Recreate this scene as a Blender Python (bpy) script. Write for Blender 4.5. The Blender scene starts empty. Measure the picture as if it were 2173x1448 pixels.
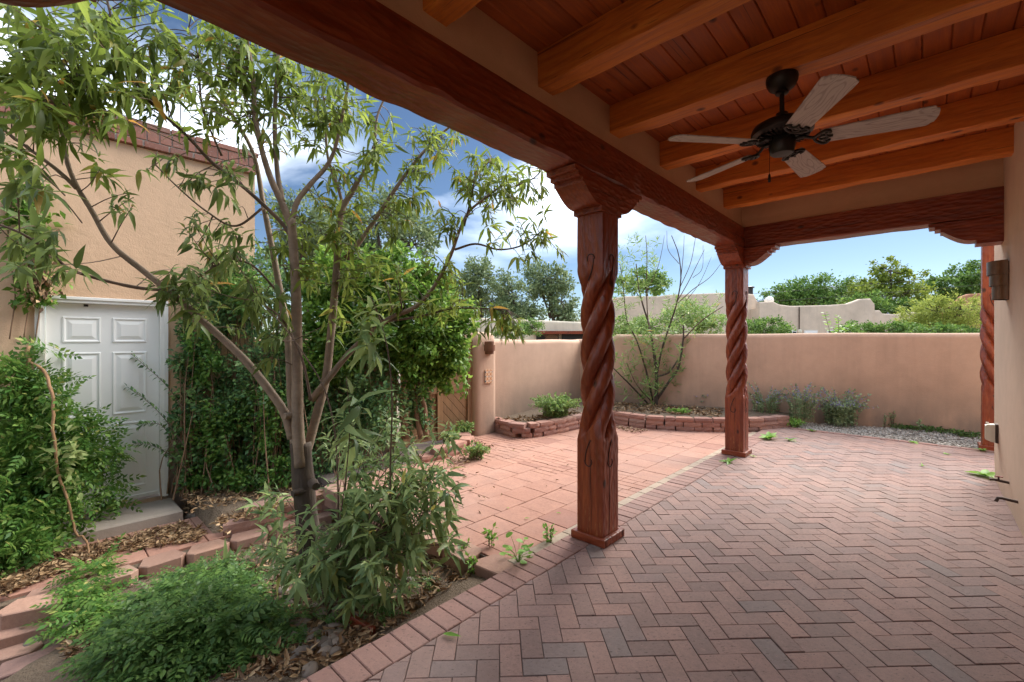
import bpy, math, random
import numpy as np
from mathutils import Vector, Matrix
random.seed(7); rng = np.random.default_rng(11)
sc = bpy.context.scene
col = sc.collection
# ------------------------------------------------------------------ camera, sky, sun, exposure
TH = math.radians(43.1); F = 941.0; CX, CY = 1086.5, 722.0; H = 1.42
cd = bpy.data.cameras.new('camera'); cam = bpy.data.objects.new('camera', cd); col.objects.link(cam)
cam.location = (0, 0, H); cam.rotation_euler = (math.pi/2, 0, TH)
cd.sensor_width = 36; cd.lens = F/2173*36; cd.shift_y = -2/2173; cd.clip_start = 0.05; cd.clip_end = 9000
sc.camera = cam
SUN_EL, SUN_AZ = math.radians(40), math.atan2(0.12, 1.0)      # azimuth from +Y towards +X
w = bpy.data.worlds.new('World'); sc.world = w; w.use_nodes = True
nt = w.node_tree; nt.nodes.clear()
def wn(t, **k):
    n = nt.nodes.new(t)
    for a, b in k.items(): setattr(n, a, b)
    return n
def L(a, b): nt.links.new(a, b)
sky = wn('ShaderNodeTexSky', sky_type='NISHITA', sun_disc=False, sun_elevation=SUN_EL, sun_rotation=SUN_AZ)
sky.altitude = 1600; sky.air_density = 1.0; sky.dust_density = 0.6; sky.ozone_density = 2.0
hs = wn('ShaderNodeHueSaturation'); hs.inputs['Saturation'].default_value = 1.05; hs.inputs['Value'].default_value = 0.175
L(sky.outputs[0], hs.inputs['Color'])
tc = wn('ShaderNodeTexCoord'); sp = wn('ShaderNodeSeparateXYZ'); L(tc.outputs['Generated'], sp.inputs[0])
mz = wn('ShaderNodeMath', operation='MAXIMUM'); L(sp.outputs[2], mz.inputs[0]); mz.inputs[1].default_value = 0.0
az = wn('ShaderNodeMath', operation='ADD'); L(mz.outputs[0], az.inputs[0]); az.inputs[1].default_value = 0.22
dx = wn('ShaderNodeMath', operation='DIVIDE'); L(sp.outputs[0], dx.inputs[0]); L(az.outputs[0], dx.inputs[1])
dy = wn('ShaderNodeMath', operation='DIVIDE'); L(sp.outputs[1], dy.inputs[0]); L(az.outputs[0], dy.inputs[1])
cb = wn('ShaderNodeCombineXYZ'); L(dx.outputs[0], cb.inputs[0]); L(dy.outputs[0], cb.inputs[1]); cb.inputs[2].default_value = 4.3
n1 = wn('ShaderNodeTexNoise'); n1.inputs['Scale'].default_value = 0.85; n1.inputs['Detail'].default_value = 7; n1.inputs['Roughness'].default_value = 0.52; n1.inputs['Distortion'].default_value = 0.25
L(cb.outputs[0], n1.inputs['Vector'])
cr = wn('ShaderNodeValToRGB'); L(n1.outputs['Fac'], cr.inputs[0])
cr.color_ramp.elements[0].position = 0.44; cr.color_ramp.elements[0].color = (0, 0, 0, 1)
cr.color_ramp.elements[1].position = 0.64; cr.color_ramp.elements[1].color = (1, 1, 1, 1)
fz = wn('ShaderNodeMapRange'); L(sp.outputs[2], fz.inputs[0]); fz.inputs[1].default_value = 0.13; fz.inputs[2].default_value = 0.36; fz.inputs[3].default_value = 0.10; fz.inputs[4].default_value = 1.0
mf = wn('ShaderNodeMath', operation='MULTIPLY'); L(cr.outputs[0], mf.inputs[0]); L(fz.outputs[0], mf.inputs[1])
n2 = wn('ShaderNodeTexNoise'); n2.inputs['Scale'].default_value = 1.7; n2.inputs['Detail'].default_value = 4; L(cb.outputs[0], n2.inputs['Vector'])
cc = wn('ShaderNodeValToRGB'); L(n2.outputs['Fac'], cc.inputs[0])
cc.color_ramp.elements[0].position = 0.38; cc.color_ramp.elements[0].color = (2.4, 2.9, 3.5, 1)
cc.color_ramp.elements[1].position = 0.60; cc.color_ramp.elements[1].color = (5.0, 5.3, 5.7, 1)
mx = wn('ShaderNodeMix', data_type='RGBA'); L(mf.outputs[0], mx.inputs[0]); L(hs.outputs[0], mx.inputs[6]); L(cc.outputs[0], mx.inputs[7])
bg = wn('ShaderNodeBackground'); bg.inputs[1].default_value = 0.115; L(mx.outputs[2], bg.inputs[0])
wo = wn('ShaderNodeOutputWorld'); L(bg.outputs[0], wo.inputs[0])
sd = bpy.data.lights.new('sun', 'SUN'); sun = bpy.data.objects.new('sun', sd); col.objects.link(sun)
sd.energy = 1.5; sd.angle = math.radians(48); sd.color = (1.0, 0.95, 0.87)
sv = Vector((math.sin(SUN_AZ)*math.cos(SUN_EL), math.cos(SUN_AZ)*math.cos(SUN_EL), math.sin(SUN_EL)))
sun.rotation_euler = (-sv).to_track_quat('-Z', 'Y').to_euler(); sun.location = sv*30
sc.view_settings.view_transform = 'Standard'; sc.view_settings.look = 'None'; sc.view_settings.gamma = 1
sc.view_settings.exposure = 2.66
sc.cycles.max_bounces = 8; sc.cycles.diffuse_bounces = 6; sc.cycles.use_denoising = True; sc.cycles.use_adaptive_sampling = True; sc.cycles.adaptive_threshold = 0.015
# ------------------------------------------------------------------ helpers
RV = np.array([math.cos(TH), math.sin(TH), 0]); FV = np.array([-math.sin(TH), math.cos(TH), 0]); UV = np.array([0, 0, 1.0]); CP = np.array([0, 0, H])
def ray(u, v): return (u-CX)/F*RV + FV + (CY-v)/F*UV
def at(u, v, d): return CP + d*ray(u, v)
def gp(u, v, z): r = ray(u, v); return CP + r*((z-H)/r[2])
def onX(u, v, X): r = ray(u, v); return CP + r*(X/r[0])
def onY(u, v, Y): r = ray(u, v); return CP + r*(Y/r[1])
def proj(p):
    q = np.asarray(p, float)-CP; z = q@FV
    return np.stack([CX+F*(q@RV)/z, CY-F*q[..., 2]/z, z], -1)
def tag(o, label=None, cat=None, group=None, kind=None):
    if label: o['label'] = label
    if cat: o['category'] = cat
    if group: o['group'] = group
    if kind: o['kind'] = kind
    return o
def thing(name, loc, label, cat, group=None, rz=0):
    o = bpy.data.objects.new(name, None); col.objects.link(o); o.location = loc; o.rotation_euler = (0, 0, rz); o.empty_display_size = .1
    return tag(o, label, cat, group)
def link(name, me, parent=None, loc=(0, 0, 0)):
    o = bpy.data.objects.new(name, me); col.objects.link(o); o.location = loc
    if parent: o.parent = parent
    return o
def wloc(p):
    l = Vector((0, 0, 0))
    while p: l += p.location; p = p.parent
    return np.array(l)
class MB:
    def __init__(s): s.v = []; s.f = []
    def add(s, vs, fs):
        b = len(s.v); s.v += [tuple(map(float, q)) for q in vs]; s.f += [tuple(b+i for i in q) for q in fs]; return s
    def box(s, c, d, R=None):
        h = np.array(d)/2; c = np.array(c, float)
        vs = np.array([[x, y, z] for x in (-1, 1) for y in (-1, 1) for z in (-1, 1)])*h
        if R is not None: vs = vs@np.array(R).T
        return s.add(vs+c, [(0, 1, 3, 2), (4, 6, 7, 5), (0, 4, 5, 1), (2, 3, 7, 6), (0, 2, 6, 4), (1, 5, 7, 3)])
    def bbox(s, lo, hi, b=.004):   # box with bevelled edges along all sides (chamfered via 3 loops)
        lo = np.array(lo, float); hi = np.array(hi, float)
        def rg(z, i): return [(lo[0]+i, lo[1]+i, z), (hi[0]-i, lo[1]+i, z), (hi[0]-i, hi[1]-i, z), (lo[0]+i, hi[1]-i, z)]
        return s.loft([rg(lo[2], b), rg(lo[2]+b, 0), rg(hi[2]-b, 0), rg(hi[2], b)])
    def loft(s, rings, caps=True, closed=True):
        n = len(rings[0]); vs = [p for r in rings for p in r]; fs = []
        for k in range(len(rings)-1):
            for i in range(n if closed else n-1):
                j = (i+1) % n; fs.append((k*n+i, k*n+j, (k+1)*n+j, (k+1)*n+i))
        if caps: fs.append(tuple(range(n-1, -1, -1))); fs.append(tuple((len(rings)-1)*n+i for i in range(n)))
        return s.add(vs, fs)
    def prism(s, poly, z0, z1, b=0.0):
        P = np.array(poly, float)[:, :2]
        A = np.sum(P[:, 0]*np.roll(P[:, 1], -1)-np.roll(P[:, 0], -1)*P[:, 1])
        if A < 0: P = P[::-1]
        def ins(d):
            n = len(P); out = []
            for i in range(n):
                p0, p1, p2 = P[i-1], P[i], P[(i+1) % n]
                e1 = (p1-p0)/(np.linalg.norm(p1-p0)+1e-9); e2 = (p2-p1)/(np.linalg.norm(p2-p1)+1e-9)
                n1 = np.array([-e1[1], e1[0]]); n2 = np.array([-e2[1], e2[0]]); m = n1+n2; m /= (np.linalg.norm(m)+1e-9)
                out.append(p1+m*min(d/max(m@n1, .4), d*2.2))
            return np.array(out)
        R = [[(x, y, z0) for x, y in P]]
        if b: R += [[(x, y, z1-b) for x, y in P], [(x, y, z1) for x, y in ins(b)]]
        else: R += [[(x, y, z1) for x, y in P]]
        return s.loft(R)
    def tube(s, pts, rad, n=8, caps=True):
        P = np.array(pts, float); m = len(P); rad = np.full(m, rad) if np.isscalar(rad) else np.array(rad)
        T = np.gradient(P, axis=0); T /= (np.linalg.norm(T, axis=1)[:, None]+1e-9)
        a = np.array([0, 0, 1.0]) if abs(T[0][2]) < .9 else np.array([1.0, 0, 0]); N = np.cross(T[0], a); N /= np.linalg.norm(N)
        rings = []
        for k in range(m):
            N = N-T[k]*(N@T[k]); N /= (np.linalg.norm(N)+1e-9); B = np.cross(T[k], N)
            rings.append([P[k]+rad[k]*(math.cos(t)*N+math.sin(t)*B) for t in np.linspace(0, 2*math.pi, n, endpoint=False)])
        return s.loft(rings, caps)
    def lathe(s, prof, c, n=24, caps=True, a0=0, a1=2*math.pi):
        full = abs(a1-a0-2*math.pi) < 1e-6
        A = np.linspace(a0, a1, n, endpoint=not full)
        return s.loft([[(c[0]+r*math.cos(t), c[1]+r*math.sin(t), c[2]+z) for t in A] for r, z in prof], caps, True)
    def mesh(s, name, mat, org=(0, 0, 0), smooth=False, flat_angle=None):
        me = bpy.data.meshes.new(name); o = np.array(org)
        me.from_pydata([(x-o[0], y-o[1], z-o[2]) for x, y, z in s.v], [], s.f)
        if mat: me.materials.append(mat)
        if smooth:
            me.polygons.foreach_set('use_smooth', np.ones(len(me.polygons), bool))
            if flat_angle: me.set_sharp_from_angle(angle=math.radians(flat_angle))
        me.update(); return me
    def build(s, name, mat, parent=None, org=None, smooth=False, flat=None):
        base = wloc(parent) if parent else np.zeros(3)
        o3 = np.array(org, float) if org is not None else base
        return link(name, s.mesh(name, mat, o3, smooth, flat), parent, tuple(o3-base))
def npmesh(name, V, Fq, mat, smooth=False):          # V (n,3), Fq list of index arrays (m,k)
    me = bpy.data.meshes.new(name); me.vertices.add(len(V)); me.vertices.foreach_set('co', np.asarray(V, np.float32).ravel())
    li = np.concatenate([f.ravel() for f in Fq]).astype(np.int32); tot = np.concatenate([np.full(len(f), f.shape[1]) for f in Fq]).astype(np.int32)
    st = np.concatenate([[0], np.cumsum(tot)[:-1]]).astype(np.int32)
    me.loops.add(len(li)); me.loops.foreach_set('vertex_index', li)
    me.polygons.add(len(tot)); me.polygons.foreach_set('loop_start', st); me.polygons.foreach_set('loop_total', tot)
    if smooth: me.polygons.foreach_set('use_smooth', np.ones(len(tot), bool))
    me.materials.append(mat); me.update(calc_edges=True); return me
def clip(poly, n, d):            # keep n.x >= d
    out = []; m = len(poly)
    for i in range(m):
        a, b = np.array(poly[i]), np.array(poly[(i+1) % m]); fa, fb = n@a-d, n@b-d
        if fa >= 0: out.append(a)
        if fa*fb < 0: out.append(a+(b-a)*fa/(fa-fb))
    return out
def area(P):
    P = np.array(P); return 0 if len(P) < 3 else abs(np.sum(P[:, 0]*np.roll(P[:, 1], -1)-np.roll(P[:, 0], -1)*P[:, 1]))/2
def smoothpath(pts, n=40):
    P = np.array(pts, float); m = len(P)
    if m == 2: return P[0]+(P[1]-P[0])*np.linspace(0, 1, n)[:, None]
    Q = np.vstack([2*P[0]-P[1], P, 2*P[-1]-P[-2]]); out = []
    for t in np.linspace(0, m-1-1e-6, n):
        i = int(t); f = t-i; a, b, c, d = Q[i], Q[i+1], Q[i+2], Q[i+3]
        out.append(.5*((2*b)+(c-a)*f+(2*a-5*b+4*c-d)*f*f+(-a+3*b-3*c+d)*f**3))
    return np.array(out)
# ------------------------------------------------------------------ materials
class NM:
    def __init__(s, name):
        s.m = bpy.data.materials.new(name); s.m.use_nodes = True; s.t = s.m.node_tree; s.t.nodes.clear()
        s.out = s.t.nodes.new('ShaderNodeOutputMaterial'); s.b = s.t.nodes.new('ShaderNodeBsdfPrincipled'); s.t.links.new(s.b.outputs[0], s.out.inputs[0])
        s.b.inputs['Roughness'].default_value = .75; s._tc = None
    def n(s, t, **k):
        x = s.t.nodes.new(t)
        for a, b in k.items(): setattr(x, a, b)
        return x
    def set(s, sock, v):
        if isinstance(v, bpy.types.NodeSocket): s.t.links.new(v, sock)
        elif hasattr(sock.default_value, '__len__') and not hasattr(v, '__len__'): sock.default_value = [v]*len(sock.default_value)
        elif hasattr(v, '__len__') and len(v) == 3 and len(sock.default_value) == 4: sock.default_value = (*v, 1)
        else: sock.default_value = v
    def co(s, kind='Object'):
        if not s._tc: s._tc = s.n('ShaderNodeTexCoord')
        return s._tc.outputs[kind]
    def pos(s): return s.n('ShaderNodeNewGeometry').outputs['Position']
    def orand(s): return s.n('ShaderNodeObjectInfo').outputs['Random']
    def irand(s): return s.n('ShaderNodeNewGeometry').outputs['Random Per Island']
    def map(s, v, sc=(1, 1, 1), rot=(0, 0, 0), loc=(0, 0, 0)):
        x = s.n('ShaderNodeMapping'); s.set(x.inputs[0], v); s.set(x.inputs[1], loc); x.inputs[2].default_value = rot; x.inputs[3].default_value = sc; return x.outputs[0]
    def noise(s, v, scale=5, det=3, rough=.5, dist=0, out='Fac'):
        x = s.n('ShaderNodeTexNoise'); s.set(x.inputs['Vector'], v); x.inputs['Scale'].default_value = scale; x.inputs['Detail'].default_value = det; x.inputs['Roughness'].default_value = rough; x.inputs['Distortion'].default_value = dist; return x.outputs[out]
    def vor(s, v, scale=5, feat='F1', out='Distance', rnd=1):
        x = s.n('ShaderNodeTexVoronoi', feature=feat); s.set(x.inputs['Vector'], v); x.inputs['Scale'].default_value = scale; x.inputs['Randomness'].default_value = rnd; return x.outputs[out]
    def ramp(s, f, stops, interp='LINEAR'):
        x = s.n('ShaderNodeValToRGB'); s.set(x.inputs[0], f); e = x.color_ramp; e.interpolation = interp
        while len(e.elements) < len(stops): e.elements.new(.5)
        for q, (p, c) in zip(e.elements, stops): q.position = p; q.color = (*c, 1) if hasattr(c, '__len__') else (c, c, c, 1)
        return x.outputs[0]
    def mix(s, f, a, b, bt='MIX'):
        x = s.n('ShaderNodeMix', data_type='RGBA', blend_type=bt); s.set(x.inputs[0], f); s.set(x.inputs[6], a); s.set(x.inputs[7], b); return x.outputs[2]
    def mth(s, op, a, b=0.0, c=None):
        x = s.n('ShaderNodeMath', operation=op); s.set(x.inputs[0], a); s.set(x.inputs[1], b)
        if c is not None: s.set(x.inputs[2], c)
        return x.outputs[0]
    def mr(s, f, a, b, c, d):
        x = s.n('ShaderNodeMapRange'); s.set(x.inputs[0], f)
        for i, q in enumerate((a, b, c, d)): x.inputs[i+1].default_value = q
        return x.outputs[0]
    def sep(s, v): x = s.n('ShaderNodeSeparateXYZ'); s.set(x.inputs[0], v); return x.outputs
    def vadd(s, a, b): x = s.n('ShaderNodeVectorMath', operation='ADD'); s.set(x.inputs[0], a); s.set(x.inputs[1], b); return x.outputs[0]
    def comb(s, x_, y_, z_): x = s.n('ShaderNodeCombineXYZ'); s.set(x.inputs[0], x_); s.set(x.inputs[1], y_); s.set(x.inputs[2], z_); return x.outputs[0]
    def bump(s, h, st=.3, d=.01, nrm=None):
        x = s.n('ShaderNodeBump'); s.set(x.inputs['Height'], h); x.inputs['Strength'].default_value = st; x.inputs['Distance'].default_value = d
        if nrm is not None: s.set(x.inputs['Normal'], nrm)
        return x.outputs[0]
    def fin(s, c=None, rough=None, nrm=None, **k):
        if c is not None: s.set(s.b.inputs['Base Color'], c)
        if rough is not None: s.set(s.b.inputs['Roughness'], rough)
        if nrm is not None: s.set(s.b.inputs['Normal'], nrm)
        for a, v in k.items(): s.set(s.b.inputs[a.replace('_', ' ')], v)
        return s.m
def shade(c, k): return tuple(min(1, x*k) for x in c)
def m_stucco(name, c, stain=.25, grain=170, bump=.35, streak=0.0):
    x = NM(name); p = x.pos()
    big = x.noise(p, .9, 5, .6); med = x.noise(p, 6, 4, .6); g = x.noise(p, grain, 2, .6); g2 = x.noise(p, grain*.35, 2, .5)
    k = x.ramp(big, [(.3, shade(c, 1-stain)), (.55, c), (.75, shade(c, 1.06))])
    k = x.mix(x.mr(med, .4, .7, 0, .32), k, shade(c, .78)); tw = x.noise(x.map(p, (9, 9, 14)), 1, 3, .6, .8)
    k = x.mix(x.mr(g, .45, .7, 0, .16), k, shade(c, .62))
    if streak:
        s_ = x.noise(x.map(p, (5, 5, .35)), 1, 5, .65); z = x.sep(p)[2]
        k = x.mix(x.mth('MULTIPLY', x.mr(s_, .5, .75, 0, streak), 1.0), k, shade(c, .55))
        base = x.noise(x.map(p, (1.2, 1.2, .5)), 1, 5, .7)
        bs = x.mth('MULTIPLY', x.mr(z, -.02, .7, 1, 0), x.mr(base, .36, .60, .15, 1.0)); k = x.mix(bs, k, (.20, .155, .125))
    return x.fin(k, .93, x.bump(x.mth('ADD', x.mth('ADD', g, x.mth('MULTIPLY', g2, .8)), x.mth('MULTIPLY', tw, 1.5)), bump, .004))
def m_wood(name, axis, c0, c1, c2, rough=.4, knots=True, chis=0.0, coat=.0, worn=None):
    x = NM(name); sc3 = [14, 14, 14]; sc3[axis] = .9
    off = x.comb(x.mth('MULTIPLY', x.orand(), 37), x.mth('MULTIPLY', x.orand(), 11), x.mth('MULTIPLY', x.orand(), 53))
    p = x.vadd(x.co(), off)
    gr = x.noise(x.map(p, sc3), 2.2, 6, .6, .6); fine = x.noise(x.map(p, [q*6 for q in sc3]), 2, 3, .6); bl = x.noise(p, 2.0, 4, .6)
    k = x.ramp(gr, [(.32, c0), (.5, c1), (.68, c2)])
    k = x.mix(x.mr(fine, .45, .75, 0, .35), k, shade(c0, .6)); k = x.mix(x.mr(bl, .35, .68, .55, 0), k, c0)
    k = x.mix(.35, k, x.mix(x.orand(), shade(c1, .72), shade(c1, 1.25)))
    h = x.mth('ADD', gr, x.mth('MULTIPLY', fine, .4))
    if knots:
        ks = [5.2]*3; ks[axis] = 3.4
        kd = x.vor(x.map(p, ks), 1.0); km = x.ramp(kd, [(.04, .95), (.09, .6), (.125, 0.0)])
        k = x.mix(km, k, shade(c0, .22))
    ck = [75]*3; ck[axis] = .8
    cr_ = x.mr(x.noise(x.map(p, ck), 1, 2, .5, .3), .68, .73, 0, .75); k = x.mix(cr_, k, shade(c0, .25)); h = x.mth('SUBTRACT', h, cr_)
    if worn:
        z_ = x.sep(x.co())[2]; wn_ = x.noise(x.map(x.co(), (60, 60, 9)), 1, 5, .7); k = x.mix(x.mth('MULTIPLY', x.mr(z_, .05, .36, 1, 0), x.mr(wn_, .56, .66, 0, .85)), k, worn)
    nr = x.bump(h, .35, .004)
    if chis:
        cs = [34]*3; cs[axis] = 13
        nr = x.bump(x.vor(x.map(p, cs), 1.0, 'F1'), chis*.8, .009, nr)
    r = x.mr(gr, .3, .7, rough*.85, min(1, rough*1.25))
    return x.fin(k, r, nr, Coat_Weight=coat, Coat_Roughness=.25)
def m_plain(name, c, rough=.6, metal=0, var=.12, bump=.0, scale=20):
    x = NM(name); p = x.co(); f = x.noise(p, scale, 4, .6)
    k = x.mix(f, shade(c, 1-var), shade(c, 1+var))
    return x.fin(k, rough, x.bump(f, bump, .004) if bump else None, Metallic=metal)
def m_brick(name, stops, speck=.5, coords='pos', rough=.85, streak=True, sp_c=(.045, .025, .022)):
    x = NM(name); r = x.mth('FRACT', x.mth('ADD', x.mth('MULTIPLY', x.orand(), 7.31), x.irand()))
    p = x.pos(); k = x.ramp(r, stops, 'LINEAR')
    pr = x.map(p, (1, 1, 1), (0, 0, -math.radians(45))) ; bl = x.noise(p, 5, 5, .6); fn = x.noise(p, 330, 2, .6)
    k = x.mix(x.mr(bl, .38, .68, 0, .4), k, shade(stops[0][1], .8)); k = x.mix(x.mr(fn, .35, .7, .3, 0), k, shade(stops[0][1], .45)); md = x.noise(p, 42, 4, .7); k = x.mix(x.mr(md, .48, .72, 0, .38), k, shade(stops[0][1], .55)); k = x.mix(x.mr(md, .26, .42, .3, 0), k, shade(stops[2][1], 1.25))
    st = x.noise(x.map(pr, (38, 105, 38)) if streak else x.map(p, (60, 60, 60)), 1, 4, .65)
    k = x.mix(x.mr(st, .60, .68, 0, speck), k, sp_c)
    tint = x.noise(p, .7, 4, .6); k = x.mix(x.mr(tint, .45, .7, 0, .30), k, (.31, .25, .22))
    return x.fin(k, rough, x.bump(x.mth('ADD', x.mth('MULTIPLY', st, -.8), x.mth('MULTIPLY', fn, .5)), .35, .003))
def m_leaf(name, c0, c1, c2, trans=.35, rough=.5, yel=None):
    x = NM(name); r = x.mth('FRACT', x.mth('ADD', x.mth('MULTIPLY', x.orand(), 5.17), x.irand()))
    st = [(0, c0), (.45, c1), (.85, c2)] + ([(.965, c2), (1.0, yel)] if yel else [])
    k = x.ramp(r, st); bl = x.noise(x.pos(), 4, 2, .5); k = x.mix(x.mr(bl, .35, .7, .35, 0), k, c0)
    x.fin(k, rough); x.b.inputs['Specular IOR Level'].default_value = .22
    tr = x.n('ShaderNodeBsdfTranslucent'); hsv = x.n('ShaderNodeHueSaturation'); hsv.inputs['Value'].default_value = 1.6; hsv.inputs['Hue'].default_value = .485; x.set(hsv.inputs['Color'], k); x.set(tr.inputs[0], hsv.outputs[0])
    ms = x.n('ShaderNodeMixShader'); ms.inputs[0].default_value = trans; x.t.links.new(x.b.outputs[0], ms.inputs[1]); x.t.links.new(tr.outputs[0], ms.inputs[2]); x.t.links.new(ms.outputs[0], x.out.inputs[0])
    return x.m
def m_bark(name, c0, c1, sc=(30, 30, 7), bump=.5):
    x = NM(name); p = x.pos(); f = x.noise(x.map(p, sc), 1, 5, .65, .4); g = x.noise(p, 8, 4, .6); v = x.vor(x.map(p, (40, 40, 14)), 1)
    k = x.mix(f, c0, c1); k = x.mix(x.mr(g, .4, .7, 0, .5), k, shade(c0, .6)); k = x.mix(x.mr(v, 0, .12, .5, 0), k, shade(c0, .45))
    return x.fin(k, .85, x.bump(f, bump, .008))
M = {}
M['stucco_house'] = m_stucco('stucco_house', (.60, .43, .295), .12, 240, .3)
M['stucco_band'] = m_stucco('stucco_band', (.66, .44, .26), .12, 240, .3)
M['stucco_wall'] = m_stucco('stucco_garden_wall', (.53, .345, .245), .26, 170, .35, .28)
M['stucco_gate'] = m_stucco('stucco_gate_wall', (.56, .365, .26), .14, 170, .35, .14)  # lighter than the garden wall: light on its facing side put into the colour
M['stucco_garage'] = m_stucco('stucco_garage', (.70, .465, .30), .12, 90, .6, .08)
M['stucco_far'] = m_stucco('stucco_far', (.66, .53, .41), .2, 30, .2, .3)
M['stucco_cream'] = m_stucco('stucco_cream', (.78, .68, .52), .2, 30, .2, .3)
M['stucco_rust'] = m_stucco('stucco_rust', (.42, .19, .11), .1, 30, .2)
RW = ((.085, .012, .004), (.25, .042, .010), (.40, .098, .022))
for i, ax in enumerate('xyz'): M['red_'+ax] = m_wood('red_stain_'+ax, i, *RW, rough=.42, chis=.9, coat=.08, worn=(.40, .20, .075) if ax == 'z' else None)
M['carve'] = m_plain('carved_line', (.045, .010, .005), .6)
M['orange_x'] = m_wood('joist_wood', 0, (.28, .060, .008), (.70, .205, .022), (.86, .34, .046), .55, True, .4)
M['board_y'] = m_wood('ceiling_board_wood', 1, (.20, .040, .007), (.42, .095, .014), (.58, .155, .025), .55, True)
M['paver'] = m_brick('clay_paver', [(0, (.235, .15, .13)), (.25, (.31, .195, .165)), (.65, (.375, .22, .18)), (.92, (.30, .195, .175)), (.97, (.25, .19, .175)), (1, (.235, .19, .18))], .9)
M['soldier'] = m_brick('clay_paver_border', [(0, (.27, .15, .125)), (.4, (.34, .185, .15)), (.8, (.38, .205, .165)), (1, (.27, .175, .155))], .9)
M['tile'] = m_brick('concrete_patio_tile', [(0, (.34, .16, .115)), (.05, (.37, .175, .125)), (.07, (.43, .215, .15)), (.5, (.46, .235, .165)), (1, (.48, .25, .178))], .28, streak=False, sp_c=(.2, .08, .06))
M['strip_tan'] = m_brick('tan_edging_paver', [(0, (.36, .275, .20)), (.5, (.43, .33, .24)), (1, (.48, .375, .275))], .25, streak=False)
M['block'] = m_brick('split_face_block', [(0, (.30, .15, .12)), (.35, (.44, .215, .155)), (.7, (.50, .26, .185)), (.9, (.33, .19, .155)), (1, (.46, .29, .22))], .55, streak=False, sp_c=(.16, .07, .055))
M['block_s'] = m_brick('smooth_edging_block', [(0, (.34, .19, .14)), (.5, (.43, .245, .175)), (1, (.48, .30, .22))], .35, streak=False, sp_c=(.17, .09, .07))
M['cope'] = m_brick('coping_brick', [(0, (.22, .075, .048)), (.5, (.32, .105, .065)), (1, (.40, .155, .105))], .5, streak=False, sp_c=(.5, .42, .38))
M['mortar'] = m_plain('mortar', (.50, .43, .37), .95, 0, .15, .4, 60)
M['sand'] = m_plain('joint_sand', (.15, .115, .098), .95, 0, .3, .3, 80)
M['concrete'] = m_stucco('concrete_step', (.36, .30, .25), .25, 60, .4)
M['white'] = m_plain('white_paint', (.86, .86, .845), .42, 0, .05, 0, 3)
M['white_trim'] = m_plain('white_trim_paint', (.82, .81, .78), .5, 0, .05, .15, 30)
M['dark'] = m_plain('near_black', (.02, .018, .016), .8)
M['bronze'] = m_plain('fan_bronze', (.035, .028, .023), .42, .7, .25)
M['copper'] = m_plain('aged_copper', (.15, .075, .042), .36, .8, .35, .1, 12)
M['copper_dull'] = m_plain('weathered_copper', (.22, .10, .06), .6, .4, .35, .1, 12)
M['plastic'] = m_plain('ivory_plastic', (.66, .60, .46), .35, 0, .05)
M['pipe'] = m_plain('old_pipe', (.07, .045, .032), .5, .5, .4)
M['gate'] = m_wood('gate_wood', 2, (.17, .085, .04), (.29, .155, .07), (.38, .22, .11), .7, False)
def m_blade():
    x = NM('blade_wood'); p = x.co(); q = x.map(p, (2.2, 11, 1)); d = x.noise(q, .9, 2, .5)
    rings = x.mth('SINE', x.mth('MULTIPLY', d, 95)); f = x.noise(x.map(p, (6, 160, 1)), 1, 3, .6)
    k = x.mix(x.mr(rings, .25, .95, 0, .6), (.48, .40, .35), (.25, .19, .165)); k = x.mix(x.mr(f, .5, .75, 0, .5), k, (.28, .22, .19))
    return x.fin(k, .6, x.bump(f, .2, .002))
M['blade'] = m_blade()
x = NM('painted_tile'); q = x.sep(x.map(x.co(), (14.5, 14.5, 14.5)))
a = x.mth('SUBTRACT', x.mth('FRACT', x.mth('ADD', q[1], 50.5)), .5); b = x.mth('SUBTRACT', x.mth('FRACT', x.mth('ADD', q[2], 50.5)), .5)
r = x.mth('SQRT', x.mth('ADD', x.mth('MULTIPLY', a, a), x.mth('MULTIPLY', b, b))); di = x.mth('ABSOLUTE', x.mth('SUBTRACT', x.mth('ABSOLUTE', a), x.mth('ABSOLUTE', b)))
k = x.mix(x.mr(di, .08, .1, 1, 0), (.70, .50, .34), (.50, .11, .03)); k = x.mix(x.mr(r, .17, .19, 1, 0), k, (.60, .56, .5)); k = x.mix(x.mr(r, .10, .12, 1, 0), k, (.06, .09, .16)); k = x.mix(x.mr(r, .60, .62, 0, 1), k, (.55, .22, .04))
M['ptile'] = x.fin(k, .25)
x = NM('soil'); p = x.pos(); f = x.noise(p, 9, 6, .7); g = x.noise(p, 70, 3, .6)
M['soil'] = x.fin(x.mix(g, x.mix(f, (.075, .048, .03), (.14, .095, .062)), (.19, .14, .095)), .95, x.bump(x.mth('ADD', f, x.mth('MULTIPLY', g, .6)), .8, .03))
x = NM('dry_leaf'); r = x.irand()
M['litter'] = x.fin(x.ramp(r, [(0, (.10, .052, .024)), (.4, (.22, .125, .055)), (.75, (.34, .215, .11)), (1, (.44, .31, .18))]), .8)
x = NM('gravel'); r = x.irand()
M['gravel'] = x.fin(x.ramp(r, [(0, (.17, .15, .13)), (.5, (.34, .31, .27)), (1, (.52, .48, .43))]), .85)
x = NM('river_stone'); p = x.pos(); f = x.noise(p, 30, 4, .6)
M['stone'] = x.fin(x.mix(f, x.ramp(x.orand(), [(0, (.10, .075, .058)), (.5, (.18, .135, .10)), (1, (.28, .20, .14))]), (.20, .165, .14)), .75, x.bump(f, .2, .004))
M['obsid'] = m_plain('black_stone', (.012, .012, .013), .12, 0, .5, .6, 40)
M['ground'] = m_plain('outer_ground', (.24, .18, .13), .95, 0, .3, .2, .5)
M['bark'] = m_bark('smooth_bark', (.17, .12, .082), (.36, .27, .195), (18, 18, 34), .6)
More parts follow.
